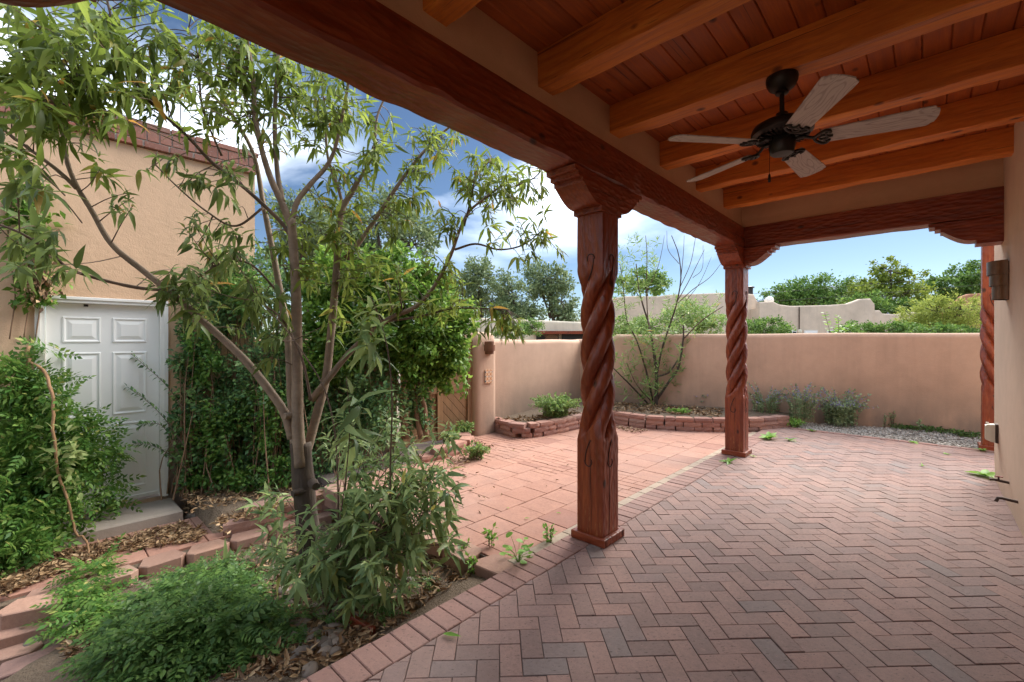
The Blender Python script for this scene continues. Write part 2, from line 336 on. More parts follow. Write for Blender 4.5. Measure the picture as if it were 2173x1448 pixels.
M['bark_old'] = m_bark('old_bark', (.035, .024, .018), (.12, .085, .06), (34, 34, 6), 1.0)
M['twig'] = m_bark('twig_bark', (.085, .055, .038), (.19, .125, .085))
M['runner'] = m_bark('runner_bark', (.25, .13, .06), (.42, .25, .13))
M['drytwig'] = m_bark('dry_twig', (.20, .11, .06), (.33, .21, .13))
M['lf_tree'] = m_leaf('leaf_tree', (0.064, 0.099, 0.017), (0.146, 0.217, 0.035), (0.251, 0.333, 0.070), .45, .42, (0.491, 0.258, 0.047))
M['lf_dark'] = m_leaf('leaf_tree_dark', (0.074, 0.116, 0.034), (0.138, 0.202, 0.054), (0.245, 0.333, 0.093), .35, .42, (0.457, 0.248, 0.062))
M['lf_shrub'] = m_leaf('leaf_shrub', (0.122, 0.200, 0.086), (0.215, 0.308, 0.122), (0.343, 0.443, 0.172), .32, .42, (0.601, 0.515, 0.114))
M['lf_hedge'] = m_leaf('leaf_hedge', (0.059, 0.131, 0.059), (0.125, 0.235, 0.085), (0.247, 0.392, 0.131), .25, .4)
M['lf_vine'] = m_leaf('leaf_vine', (0.061, 0.141, 0.024), (0.116, 0.235, 0.035), (0.215, 0.352, 0.065), .38, .4)
M['lf_cover'] = m_leaf('leaf_ground_cover', (0.045, 0.103, 0.028), (0.078, 0.157, 0.039), (0.129, 0.222, 0.050), .25, .42)
M['lf_door'] = m_leaf('leaf_door_vine', (0.054, 0.143, 0.032), (0.110, 0.230, 0.044), (0.202, 0.318, 0.072), .35, .4, (0.548, 0.476, 0.159))
M['lf_pale'] = m_leaf('leaf_pale', (0.198, 0.264, 0.088), (0.286, 0.352, 0.132), (0.374, 0.418, 0.187), .35, .5)
M['lf_salvia'] = m_leaf('leaf_salvia', (0.167, 0.228, 0.122), (0.259, 0.338, 0.179), (0.365, 0.456, 0.245), .25, .6)
M['fl_salvia'] = m_leaf('flower_salvia', (.20, .17, .38), (.30, .26, .50), (.38, .34, .58), .3, .6)
M['lf_weed'] = m_leaf('leaf_weed', (0.124, 0.264, 0.046), (0.202, 0.388, 0.070), (0.295, 0.512, 0.109), .3, .45)
M['lf_bushy'] = m_leaf('leaf_bush', (0.107, 0.195, 0.050), (0.187, 0.305, 0.085), (0.287, 0.407, 0.136), .3, .5, (0.503, 0.372, 0.102))
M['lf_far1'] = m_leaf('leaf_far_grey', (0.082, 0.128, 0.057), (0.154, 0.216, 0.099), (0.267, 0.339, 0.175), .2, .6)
M['lf_far2'] = m_leaf('leaf_far_green', (0.056, 0.121, 0.029), (0.110, 0.212, 0.044), (0.191, 0.322, 0.070), .25, .6)
M['lf_far3'] = m_leaf('leaf_far_yellow', (.08, .13, .02), (.16, .23, .035), (.27, .33, .06), .3, .6)
M['lf_far4'] = m_leaf('leaf_far_lime', (0.165, 0.220, 0.039), (0.297, 0.363, 0.072), (0.440, 0.506, 0.132), .3, .6)
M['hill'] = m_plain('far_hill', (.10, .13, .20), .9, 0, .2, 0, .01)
M['win'] = m_plain('window_glass', (.03, .035, .045), .1)
M['black'] = m_plain('black_metal', (.015, .014, .013), .5)
# ------------------------------------------------------------------ ground, porch floor, patio
XB, XO = -1.713, -1.909          # inner / outer edge of the brick border
PZ = -0.03                       # patio level
def structure(name, mb, mat, **k): return tag(mb.build(name, mat, **k), kind='structure')
structure('ground', MB().add([(-4000, -4000, -.75), (4000, -4000, -.75), (4000, 4000, -.75), (-4000, 4000, -.75)], [(0, 1, 2, 3)]), M['ground'])
def bedz(x, y):
    t = np.clip((x-XO)/(-4.25-XO), 0, 1); z = -.075-.31*t
    z = z-.13*np.clip((.25-y)/.4, 0, 1)*np.clip((-2.6-x)/.6, 0, 1)
    z = np.where(x < -4.33, np.minimum(-.315, z), z)
    z = np.where((x < -4.62) & (y > 1.05), -.13, z)
    return z
def bumpy(x, y): return .012*np.sin(7.3*x+1.1)*np.sin(6.1*y+.4)+.008*np.sin(17*x+3*y)+.006*np.sin(23*y-11*x)
nx, ny = 110, 110
gx, gy = np.meshgrid(np.linspace(-6.6, -1.86, nx), np.linspace(-3.2, 5.2, ny), indexing='ij')
gz = np.where(gy < 2.2, bedz(gx, gy)+bumpy(gx, gy)*np.where(gx < -4.33, .3, 1), np.where(gx < -4.5, -.06, -.12)); gz = np.where(gy > 2.6, np.where(gx < -4.5, -.06, -.12), gz)
idx = np.arange(nx*ny).reshape(nx, ny); Fq = np.stack([idx[:-1, :-1], idx[1:, :-1], idx[1:, 1:], idx[:-1, 1:]], -1).reshape(-1, 4)
tag(link('garden_soil', npmesh('garden_soil', np.stack([gx, gy, gz], -1).reshape(-1, 3), [Fq], M['soil'], True)), kind='structure')
# porch slab with a sand bed showing in the joints
slab = MB(); slab.bbox((XO+.004, -3, -.74), (1.2, 8.42, -.012), .002)
floor = structure('porch_floor', slab, M['sand'])
O = gp(1110, 1434, 0)[:2]; W = .0995; G = .0016
e1 = np.array([math.cos(math.pi/4), math.sin(math.pi/4)]); e2 = np.array([-e1[1], e1[0]])
bricks = []
for i in range(-110, 111):
    for j in range(-60, 111):
        t = (i-j) % 4
        if t == 0: r = (i, j, i+2, j+1)
        elif t == 3: r = (i, j, i+1, j+2)
        else: continue
        q = [(r[0]*W+G, r[1]*W+G), (r[2]*W-G, r[1]*W+G), (r[2]*W-G, r[3]*W-G), (r[0]*W+G, r[3]*W-G)]
        P = [O+a*e1+b*e2 for a, b in q]; c = np.mean(P, 0)
        if not (XB-.2 < c[0] < .62 and -1.2 < c[1] < 8.4): continue
        if -c[0]*math.sin(TH)+c[1]*math.cos(TH) < .75: continue
        for n_, d_ in ((np.array([1., 0]), XB+.004), (np.array([0, -1.]), -8.24)): P = clip(P, n_, d_) if P else P
        if area(P) < .0006: continue
        pr = proj(np.array([[*p, 0] for p in P])); ins = (pr[:, 0].mean() > -20) & (pr[:, 0].mean() < 2200) & (pr[:, 1].mean() < 1470)
        a = area(pr[:, :2]) if ins and pr[:, 2].min() > .3 else 0
        bricks.append((a, P, c, t))
bricks.sort(key=lambda b: -b[0])
full = {}
for t in (0, 3):
    s_ = ((W-G, W/2-G) if t == 0 else (W/2-G, W-G)); q = [(-s_[0], -s_[1]), (s_[0], -s_[1]), (s_[0], s_[1]), (-s_[0], s_[1])]
    full[t] = MB().prism([a*e1+b*e2 for a, b in q], -.03, 0, .0022).mesh('brick', M['paver'])
stuff = MB()
for k, (a, P, c, t) in enumerate(bricks):
    dz = random.uniform(-.0025, .002)
    if k < 300:
        if abs(area(P)-(2*W-2*G)*(W-2*G)) < 1e-5: o = link('brick', full[t], floor, (c[0], c[1], dz))
        else: o = MB().prism(P, -.03, 0, .0022).build('brick', M['paver'], floor, (c[0], c[1], 0)); o.location.z = dz
        o.rotation_euler = (random.gauss(0, .004), random.gauss(0, .004), random.gauss(0, .005))
    else: stuff.prism([np.array(p)+np.random.default_rng(k).normal(0, .0012, 2)*0 for p in P], -.03, dz, .0022)
tag(stuff.build('distant_bricks', M['paver'], floor), kind='stuff')
border = structure('brick_border', MB().bbox((XO+.006, -3, -.2), (XB-.006, 8.2, -.02), .002), M['sand'])
y = -1.0; k = 0
while y < 8.2:
    wd = .0985; o = MB().prism([(XO+random.uniform(-.004, .003), y+.002), (XB-.003, y+.002), (XB-.003, y+wd-.002), (XO+random.uniform(-.004, .003), y+wd-.002)], -.12, 0, .004).build('brick', M['soldier'], border, (XO+.1, y+.05, 0))
    o.location.z = random.uniform(-.003, .002); o.rotation_euler.z = random.gauss(0, .004); y += wd
edge = structure('brick_end_border', MB().box(((XB+.55)/2, 8.3, -.06), (2.2, .11, .08)), M['sand'])
xx = XB
while xx < .6:
    MB().prism([(xx+.003, 8.25), (xx+.2, 8.25), (xx+.2, 8.35), (xx+.003, 8.35)], -.08, .006, .004).build('brick', M['soldier'], edge, (xx+.1, 8.3, 0)); xx += .203
# patio of square concrete tiles with a band of narrow brick
patio = structure('patio', MB().prism([(-5.4, 2.06), (XO-.002, 2.06), (XO-.002, 8.6), (-5.4, 7.9)], -.5, PZ-.012), M['sand'])
T = .305; ti = 0
def tile(x0, x1, y0, y1, mat='tile', b=.003):
    g = .0022
    o = MB().prism([(x0+g, y0+g), (x1-g, y0+g), (x1-g, y1-g), (x0+g, y1-g)], PZ-.035, PZ, b).build('tile', M[mat], patio, ((x0+x1)/2, (y0+y1)/2, PZ))
    o.location.z += random.uniform(-.002, .002); o.rotation_euler.z = random.gauss(0, .003); return o
small = MB()
xs0 = XO-.105; col_i = 0
while xs0 > -5.15:
    x1, x0 = xs0, xs0-T; off = [0, .1, .2, .05, .17, .12, .25, .02][col_i % 8]
    y = 2.07 if x1 > -4.45 else 4.2
    first = True
    while y < 8.3:
        hi = y+T if not first else y+.1+off; first = False
        zone = 3.75 < (y+hi)/2 < 4.4+.15*math.sin(col_i*2.1)
        zone2 = x0 < -3.95 and 4.3 < (y+hi)/2 < 5.0
        if zone or zone2:
            n = max(1, round((hi-y)/.1)); st = (hi-y)/n
            for r in range(n):
                cuts = [x0, x0+T*random.choice((.33, .5, .66)), x1] if random.random() < .75 else [x0, x1]
                for a_, b_ in zip(cuts[:-1], cuts[1:]): small.prism([(a_+.0025, y+r*st+.003), (b_-.0025, y+r*st+.003), (b_-.0025, y+(r+1)*st-.003), (a_+.0025, y+(r+1)*st-.003)], PZ-.03, PZ+random.uniform(-.002, .002), .003)
        else: tile(x0, x1, y, hi)
        y = hi
    xs0 -= T; col_i += 1
# the narrow bricks are individual too: split the collected prisms into objects
nv = 12
for b0 in range(0, len(small.v), nv):
    pv = np.array(small.v[b0:b0+nv]); c = pv.mean(0); mb = MB(); mb.v = [tuple(q) for q in pv]; mb.f = [tuple(i-b0 for i in f) for f in small.f[b0//nv*10:b0//nv*10+10]]
    mb.build('brick', M['tile'], patio, (c[0], c[1], PZ))
y = 2.1
while y < 7.6:
    g = .003; o = MB().prism([(XO-.102, y+g), (XO-.006, y+g), (XO-.006, y+.2-g), (XO-.102, y+.2-g)], PZ-.03, PZ+.006, .004).build('edging_brick', M['strip_tan'], patio, (XO-.05, y+.1, PZ)); y += .2
# ------------------------------------------------------------------ retaining blocks
def split_block(Lb, D, Hb, seed, rough=.012):
    r = np.random.default_rng(seed); nx_, nz_ = 5, 3; mb = MB()
    xs = np.linspace(-Lb/2, Lb/2, nx_); zs = np.linspace(0, Hb, nz_); fr = []
    for k, z in enumerate(zs):
        for i, x_ in enumerate(xs):
            e = (i in (0, nx_-1))+(k in (0, nz_-1)); fr.append((x_*(1-.01*(k != 1)), -D/2-(.004 if e else rough)*r.uniform(.2, 1.2)+(.01 if e == 2 else 0), z))
    fs = []
    for k in range(nz_-1):
        for i in range(nx_-1): a_ = k*nx_+i; fs.append((a_, a_+1, a_+nx_+1, a_+nx_))
    b0 = len(fr); fr += [(xs[0]+.03, D/2, 0), (xs[-1]-.03, D/2, 0), (xs[-1]-.03, D/2, Hb), (xs[0]+.03, D/2, Hb)]
    top = [(nz_-1)*nx_+i for i in range(nx_)]; bot = list(range(nx_))
    fs += [tuple(top+[b0+2, b0+3]), tuple(bot[::-1]+[b0, b0+1]), (b0+1, b0, b0+3, b0+2)]
    fs += [tuple([k*nx_ for k in range(nz_)]+[b0+3, b0]), tuple([(k+1)*nx_-1 for k in range(nz_)][::-1]+[b0+1, b0+2])]
    mb.add(fr, fs); return mb.mesh('block', M['block'])
SB = [split_block(.27, .16, .068, s) for s in range(5)]; SBs = [split_block(.16, .16, .068, s+9) for s in range(3)]
def block_wall(name, label, pts, courses, z0, hb=.0695, group=None, var=None):
    P = smoothpath(pts, 200); s = np.concatenate([[0], np.cumsum(np.linalg.norm(np.diff(P[:, :2], axis=0), axis=1))]); t = thing(name, (P[0][0], P[0][1], z0), label, 'garden wall', group)
    for c in range(courses):
        d = 0 if c % 2 == 0 else -.11
        while d < s[-1]-.05:
            ln = .275 if random.random() < .8 else .165; m = d+ln/2
            if m > s[-1]+.02: break
            if m < .05: d += ln; continue
            mm = min(max(m, .03), s[-1]-.03); x_ = np.interp(mm, s, P[:, 0]); y_ = np.interp(mm, s, P[:, 1]); x2 = np.interp(mm+.03, s, P[:, 0]); y2 = np.interp(mm+.03, s, P[:, 1]); x1 = np.interp(mm-.03, s, P[:, 0]); y1 = np.interp(mm-.03, s, P[:, 1])
            o = link('block', random.choice(SB if ln > .2 else SBs), t, (x_-t.location.x+random.gauss(0, .004), y_-t.location.y, c*hb+.0005*c)); o.rotation_euler = (0, 0, math.atan2(y2-y1, x2-x1)+random.gauss(0, .02)); d += ln+.0005
    return t
bedpts1 = [gp(1044, 912, PZ)[:2], gp(1075, 921, PZ)[:2], gp(1110, 928, PZ)[:2], gp(1165, 921, PZ)[:2], gp(1228, 907, PZ)[:2], gp(1262, 897, PZ)[:2]]
bedpts2 = [gp(1262, 893, PZ)[:2], gp(1304, 898, PZ)[:2], gp(1370, 908, PZ)[:2], gp(1448, 913, PZ)[:2], gp(1530, 915, PZ)[:2], gp(1600, 914, PZ)[:2], gp(1668, 908, PZ)[:2]]
block_wall('raised_bed_wall', 'low curved wall of split-face blocks below the gate-side garden wall', bedpts1, 3, PZ)
block_wall('raised_bed_wall', 'long low wall of pink split-face blocks in front of the small bare tree', bedpts2, 3, PZ)
allp = [tuple(p) for p in bedpts1+bedpts2]
bs = MB(); poly = [(-5.6, 4.95)]+[(p[0], p[1]) for p in allp]+[(-1.4, 9.6), (-5.5, 8.2)]
cx_, cy_ = -4.6, 7.4
ring0 = [(x_*.97+cx_*.03, y_*.97+cy_*.03, PZ+.165) for x_, y_ in poly]; ring1 = [(x_*.6+cx_*.4, y_*.6+cy_*.4, PZ+.20) for x_, y_ in poly]
bs.loft([ring0, ring1], caps=False); bs.f.append(tuple(range(len(poly), 2*len(poly)))); structure('raised_bed_soil', bs, M['soil'])
block_wall('hedge_bed_wall', 'two-course split-face block wall beside the doorstep, left of the trunk', [(-4.6, 1.12), (-4.56, 1.5), (-4.5, 2.0), (-4.44, 2.6)], 2, -.31, .095)
for o in [o for o in bpy.data.objects if o.name.startswith('hedge_bed_wall')]:
    for c in o.children: c.rotation_euler.z += 0; c.scale = (1.05, 1.2, 1.38)
block_wall('patio_edge_wall', 'short low block edging under the weeds near the wooden gate', [(-4.42, 3.1), (-4.40, 3.5), (-4.5, 3.9), (-4.75, 4.1)], 2, PZ, .07)
# smooth trapezoid edging blocks
def sm_block(Lb, D, Hb): return MB().prism([(-Lb/2+.045, -D/2), (Lb/2-.045, -D/2), (Lb/2, -D/2+.06), (Lb/2-.05, D/2), (-Lb/2+.05, D/2), (-Lb/2, -D/2+.06)], 0, Hb, .006).mesh('edging_block', M['block_s'])
SM = sm_block(.30, .20, .10)
def put_block(parent, x_, y_, z, rz, tilt=(0, 0), me=SM, name='block'):
    o = link(name, me, parent, tuple(np.array((x_, y_, z))-wloc(parent) if parent else (x_, y_, z))); o.rotation_euler = (tilt[0], tilt[1], rz); return o
pe = thing('path_edging', (-4.39, .4, -.42), 'row of smooth tan retaining blocks edging the walk before the white door', 'garden edging')
y = -.08; k = 0
while y < 2.0:
    put_block(pe, -4.40+.02*math.sin(k*2.3), y+.15, -.40, math.pi/2+random.gauss(0, .06), (random.gauss(0, .015), random.gauss(0, .01)))
    put_block(pe, -4.36+random.gauss(0, .012), y+.27, -.505, math.pi/2+random.gauss(0, .05)); y += .30; k += 1
pf = thing('patio_edging', (-2.6, 2.0, -.15), 'row of smooth brown blocks edging the patio beside the near post', 'garden edging')
for k in range(8):
    xq = -2.03-.315*k; put_block(pf, xq, 2.02+random.gauss(0, .015), PZ-.10+.002, random.gauss(0, .12), (0, random.gauss(0, .02))); put_block(pf, xq-.13, 2.06, PZ-.205, random.gauss(0, .05))
for lab, px, zt, rz, ty in (('topmost tan block of the loose stack at the left end of the path edging', (68, 1279), -.25, 1.30, .03), ('greyish block lying under the tan block at the left picture edge', (55, 1326), -.34, 1.45, .02), ('half-hidden tan block at the very left of the loose stack', (18, 1378), -.40, 1.38, .0)):
    p = gp(*px, zt); o = put_block(None, p[0], p[1], zt-.10, rz, (0, ty), name='loose_block'); tag(o, lab, 'block', 'loose blocks at the path end')
p = gp(76, 1398, -.40); o = MB().bbox((-.15, -.075, 0), (.15, .075, .06), .006).build('loose_paver', M['soldier'], None, (0, 0, 0)); o.location = (p[0], p[1], -.455); o.rotation_euler = (.06, -.10, 1.32); tag(o, 'pinkish red paver lying tilted beside a pale flagstone, bottom left corner', 'paver')
p = gp(110, 1448, -.42); o = MB().prism([(-.28, -.2), (.25, -.24), (.3, .15), (-.2, .2)], 0, .05, .01).build('flagstone', m_stucco('flagstone_mat', (.42, .31, .22), .2, 80, .5), None, (0, 0, 0)); o.location = (p[0]+.05, p[1]-.1, -.47); o.rotation_euler.z = .7; tag(o, 'pale flat flagstone in the bottom left corner', 'flagstone')
# walk of pavers in front of the door
walk = structure('door_walk', MB().box((-4.85, .45, -.40), (.85, 2.8, .15)), M['soil'])
for r in range(2):
    y = -.6
    while y < 1.1:
        ln = .4; MB().prism([(-4.52-.36*r-.33, y+.004), (-4.52-.36*r+.02, y+.004), (-4.52-.36*r+.02, y+ln-.004), (-4.52-.36*r-.33, y+ln-.004)], -.34, -.302, .004).build('paver', M['tile'], walk, (-4.7-.36*r, y+.2, -.3)).rotation_euler.z = random.gauss(0, .015); y += ln
# ------------------------------------------------------------------ garden walls
def swept_wall(name, label, pts, thick, ztop, z0, mat, rtop=.09, n=60):
    P = smoothpath(pts, n) if len(pts) > 2 else smoothpath(pts, n); org = (P[0][0], P[0][1], z0); mb = MB(); rings = []
    tg = np.gradient(P[:, :2], axis=0); tg /= np.linalg.norm(tg, axis=1)[:, None]; nn = np.stack([-tg[:, 1], tg[:, 0]], 1); L_ = len(P)
    for k in range(L_):
        zt = ztop(k/(L_-1)) if callable(ztop) else ztop; zt += .005*math.sin(k*.21)+.003*math.sin(k*.09+2)
        prof = [(-thick/2, z0), (-thick/2, z0+.5*(zt-z0)), (-thick/2, zt-rtop)]+[(-thick/2+rtop*(1-math.cos(a_)), zt-rtop+rtop*math.sin(a_)) for a_ in np.linspace(.3, math.pi/2, 4)]
        prof = prof+[(-a_, b_) for a_, b_ in prof[::-1]]
        wob = .007*math.sin(k*.23+1)
        rings.append([(P[k][0]+nn[k][0]*(a_+wob), P[k][1]+nn[k][1]*(a_+wob), b_) for a_, b_ in prof])
    mb.loft(rings); return tag(mb.build(name, mat, None, org, True, 50), label, 'wall')
fw = lambda x_: 7.8+.355*(x_+5.3)
swept_wall('garden_wall', 'long tan stucco wall with rounded top closing the back of the courtyard', [(-5.45, fw(-5.45)+.12), (-1, fw(-1)+.12), (6.5, fw(6.5)+.12)], .26, lambda t: 1.435+.10*min(1, max(0, (t*11.9-.95)/.16))-0, -.3, M['stucco_wall'], .08, 140)
swept_wall('gate_side_wall', 'stucco wall between the gate pillar and the far corner', [(-5.2, 4.6), (-5.33, 6.5), (-5.44, 7.9)], .24, 1.43, -.3, M['stucco_gate'], .08)
pl = MB(); rings = []
for z, s_ in [(-.3, 1), (1.3, 1), (1.42, .97), (1.49, .88), (1.53, .72), (1.545, .5)]:
    rings.append([(-5.14+.20*s_*math.copysign(abs(math.cos(a_))**.45, math.cos(a_)), 4.72+.235*s_*math.copysign(abs(math.sin(a_))**.45, math.sin(a_)), z) for a_ in np.linspace(0, 2*math.pi, 28, endpoint=False)])
tag(pl.loft(rings).build('gate_pillar', M['stucco_gate'], None, (-5.14, 4.72, -.3), True, 60), 'rounded stucco pillar beside the wooden gate carrying lamp and tile', 'pillar')
swept_wall('vine_wall', 'stucco wall stretch behind the vines between gate and outbuilding', [(-5.2, 3.26), (-5.45, 2.5), (-5.8, 1.74)], .2, 1.43, -.3, M['stucco_gate'], .08, 20)
# ------------------------------------------------------------------ gate
GX = -5.06
gt = thing('wooden_gate', (GX, 3.85, -.03), 'weathered brown wooden gate of diagonal boards half hidden by vines', 'gate')
for y0, y1 in ((3.28, 3.36), (3.84, 3.93), (4.40, 4.49)): MB().bbox((GX-.03, y0, 0), (GX+.035, y1, 1.42), .005).build('stile', M['gate'], gt)
for z0, z1 in ((.02, .13), (.66, .76), (1.33, 1.43)):
    for y0, y1 in ((3.362, 3.838), (3.932, 4.398)): MB().bbox((GX-.028, y0, z0), (GX+.028, y1, z1), .005).build('rail', M['gate'], gt)
for (y0, y1, sg) in ((3.362, 3.838, 1), (3.932, 4.398, -1)):
    for (z0, z1) in ((.131, .659), (.761, 1.329)):
        for k in range(-7, 9):
            dv = np.array([1, sg*1.0])/math.sqrt(2); c = np.array([(y0+y1)/2, (z0+z1)/2])+k*.098*np.array([-dv[1], dv[0]])
            P = [c-dv*2+np.array([-dv[1], dv[0]])*s_ for s_ in (-.046, .046)]; P = [P[0], c+dv*2+np.array([-dv[1], dv[0]])*(-.046), c+dv*2+np.array([-dv[1], dv[0]])*.046, P[1]]
            for n_, d_ in ((np.array([1., 0]), y0+.002), (np.array([-1., 0]), -y1+.002), (np.array([0, 1.]), z0+.002), (np.array([0, -1.]), -z1+.002)): P = clip(P, n_, d_) if len(P) else P
            if area(P) < .0008: continue
            mb = MB(); mb.loft([[(GX-.01, q[0], q[1]) for q in P], [(GX+.011, q[0], q[1]) for q in P]]); mb.build('board', M['gate'], gt)
pp = MB().box((-5.22, 4.43, .7), (.05, .05, 1.5)); tag(pp.build('gate_post', M['gate'], None, (-5.22, 4.43, -.05)), 'narrow wooden gate post between gate and stucco pillar', 'post')
def sconce(name, label, c, r, tiers, mat, facing):
    t = thing(name, c, label, 'wall lamp')
    MB().box((c[0]-facing*.002, c[1], c[2]), (.012, r*1.5, tiers[0][1]-tiers[-1][0])).build('back_plate', mat, t)
    for k, (z0, z1, rk, dd) in enumerate(tiers):
        mb = MB(); A = np.linspace(-math.pi/2, math.pi/2, 20); out = [(c[0]+facing*(dd*math.cos(a_)+.004), c[1]+rk*math.sin(a_)) for a_ in A]; inn = [(c[0]+facing*((dd-.004)*math.cos(a_)+.004), c[1]+(rk-.004)*math.sin(a_)) for a_ in A]
        ring = out+inn[::-1]; mb.loft([[(x_, y_, c[2]+z) for x_, y_ in ring] for z in (z0, z1)]); mb.build('shade_band', mat, t, None, True, 40)
    return t
sconce('wall_lamp', 'weathered copper banded lamp on the gate pillar', (-4.938, 4.74, 1.30), .085, [(.03, .10, .075, .10), (-.045, .045, .092, .12), (-.095, -.03, .07, .095)], M['copper_dull'], 1)
tl = MB().box((-4.928, 4.74, .86), (.018, .145, .205)); tag(tl.build('painted_tile', M['ptile'], None, (-4.928, 4.74, .86)), 'patterned orange and blue ceramic tile set on the gate pillar', 'tile')
# ------------------------------------------------------------------ house wall on the right
HX = .5
def rpoly(x0, x1, y0, y1, r):
    P = [(x1, y0), (x1, y1)]; P += [(x0+r-r*math.sin(a_), y1-r+r*math.cos(a_)) for a_ in np.linspace(0, math.pi/2, 8)]; return P+[(x0, y0)]
P = rpoly(HX, 6, -3.2, 6.72, .07); rings = []
for z in np.linspace(-.3, 3.6, 30): rings.append([(x_+(.03*max(0, .25-z) if x_ < .6 else 0), y_, z) for x_, y_ in P])
hw = thing('house_wall', (HX, 2, 0), 'tan stucco house wall with rounded corner along the right of the porch', 'house')
MB().loft(rings).build('wall', M['stucco_house'], hw, None, True, 40)
sconce('wall_lamp', 'dark bronze tiered half-round lamp on the house wall at right', (HX-.004, 5.62, 1.92), .125, [(.055, .17, .13, .115), (-.04, .062, .115, .10), (-.155, -.03, .10, .085)], M['copper'], -1)
ob = thing('outlet_cover', (HX, 6.33, .52), 'ivory plastic weatherproof outlet cover low on the house wall', 'outlet')
MB().bbox((HX-.022, 6.27, .43), (HX+.01, 6.39, .61), .006).build('back_box', M['pipe'], ob)
MB().loft([[(HX-.022, 6.275, .435), (HX-.022, 6.385, .435), (HX-.022, 6.385, .605), (HX-.022, 6.275, .605)], [(HX-.05, 6.278, .438), (HX-.05, 6.382, .438), (HX-.05, 6.382, .602), (HX-.05, 6.278, .602)], [(HX-.085, 6.29, .455), (HX-.085, 6.37, .455), (HX-.085, 6.37, .59), (HX-.085, 6.29, .59)]]).build('lid', M['plastic'], ob)
MB().box((HX-.07, 6.33, .612), (.02, .03, .014)).build('latch', M['plastic'], ob)
for lab, u, v, Ln, hd in (('dark pipe stub with a small valve low on the house wall', 2142, 1026, .11, True), ('bare dark pipe elbow low on the house wall, nearest the camera', 2160, 1067, .10, False)):
    p = onX(u, v, HX); t = thing('pipe_stub', tuple(p), lab, 'pipe')
    MB().tube([(HX+.03, p[1], p[2]), (HX-Ln*.8, p[1]+.01, p[2]+.012), (HX-Ln, p[1]+.01, p[2]+.008)]+([(HX-Ln-.012, p[1]+.01, p[2]-.02)] if not hd else []), .011, 10).build('pipe', M['pipe'], t, None, True, 50)
    if hd:
        MB().tube([(HX-.06, p[1]+.008, p[2]+.005), (HX-.06, p[1]+.008, p[2]+.04)], .006, 8).build('valve_stem', M['pipe'], t)
        MB().box((HX-.06, p[1]+.008, p[2]+.042), (.05, .014, .008)).build('handle', m_plain('valve_red', (.3, .05, .03), .5), t)
# ------------------------------------------------------------------ porch timber
def hewn(p0, p1, wd, ht, seg, jit, ch, seed=0):
    p0 = np.array(p0, float); p1 = np.array(p1, float); r = np.random.default_rng(seed); d = (p1-p0)/np.linalg.norm(p1-p0); sx = np.cross(d, [0, 0, 1]); up = np.array([0, 0, 1.0]); mb = MB(); rings = []
    def wav(n_): 
        k = r.normal(0, 1, n_); k = np.convolve(np.pad(k, 2, 'edge'), [.15, .25, .3, .25, .15], 'same')[2:-2]; return k
    J = [wav(seg+1)*jit for _ in range(8)]
    for k in range(seg+1):
        c = p0+(p1-p0)*k/seg; a_, b_ = wd/2, ht/2; q = [(-a_+ch, -b_), (a_-ch, -b_), (a_, -b_+ch), (a_, b_-.002), (a_-.002, b_), (-a_+.002, b_), (-a_, b_-.002), (-a_, -b_+ch)]
        sc_ = [1, 1, 1, .1, .1, .1, .1, 1]
        rings.append([c+sx*(q[i][0]+J[i][k]*sc_[i]*.7)+up*(q[i][1]+J[(i+3) % 8][k]*sc_[i]) for i in range(8)])
    return mb.loft(rings)
BZ0, BZ1 = 2.536, 2.79; BC, BWd = -1.74, .24
o = hewn((BC, -1.1, (BZ0+BZ1)/2), (BC, 6.08, (BZ0+BZ1)/2), BWd, BZ1-BZ0, 200, .007, .016, 3).build('porch_beam', M['red_y'], None, (BC, 1.7, BZ0), True, 28); tag(o, 'long hand-hewn dark red beam running over the carved posts', 'beam')
o = hewn((BC+BWd/2+.002, 5.97, (BZ0+BZ1)/2), (HX+.05, 5.97, (BZ0+BZ1)/2), .23, BZ1-BZ0-.004, 60, .003, .01, 4).build('porch_beam', M['red_x'], None, (-.6, 5.97, BZ0), True, 28); tag(o, 'shorter dark red beam across the far end of the porch', 'beam')
roof = thing('porch_roof', (-.6, 2, 2.79), 'porch ceiling of orange joists, boards and stucco band', 'roof')
CZ = 3.108
bd = MB(); bd.loft([[(BC-.118, y, BZ1+.001), (BC+.10, y, BZ1+.001), (BC+.085, y, BZ1+.075), (BC+.075, y, BZ1+.12), (BC+.07, y, CZ+.2), (BC-.118, y, CZ+.2)] for y in np.linspace(-1.1, 6.09, 40)]); bd.build('stucco_band', M['stucco_band'], roof, None, True, 40)
bd = MB(); bd.loft([[(x_, 6.088, BZ1+.001), (x_, 5.875, BZ1+.001), (x_, 5.89, BZ1+.075), (x_, 5.90, BZ1+.12), (x_, 5.905, CZ+.2), (x_, 6.088, CZ+.2)] for x_ in np.linspace(BC+.075, HX+.06, 12)]); bd.build('stucco_band', M['stucco_band'], roof, None, True, 40)
for k in range(-3, 6):
    yc = 2.0+.812*k+.07
    hewn((BC+.03, yc, (2.908+CZ)/2), (HX+.06, yc, (2.908+CZ)/2), .14, CZ-2.908, 40, .0075, .006, 20+k).build('joist', M['orange_x'], roof, (-.6, yc, 2.91))
xq = -1.72; k = 0
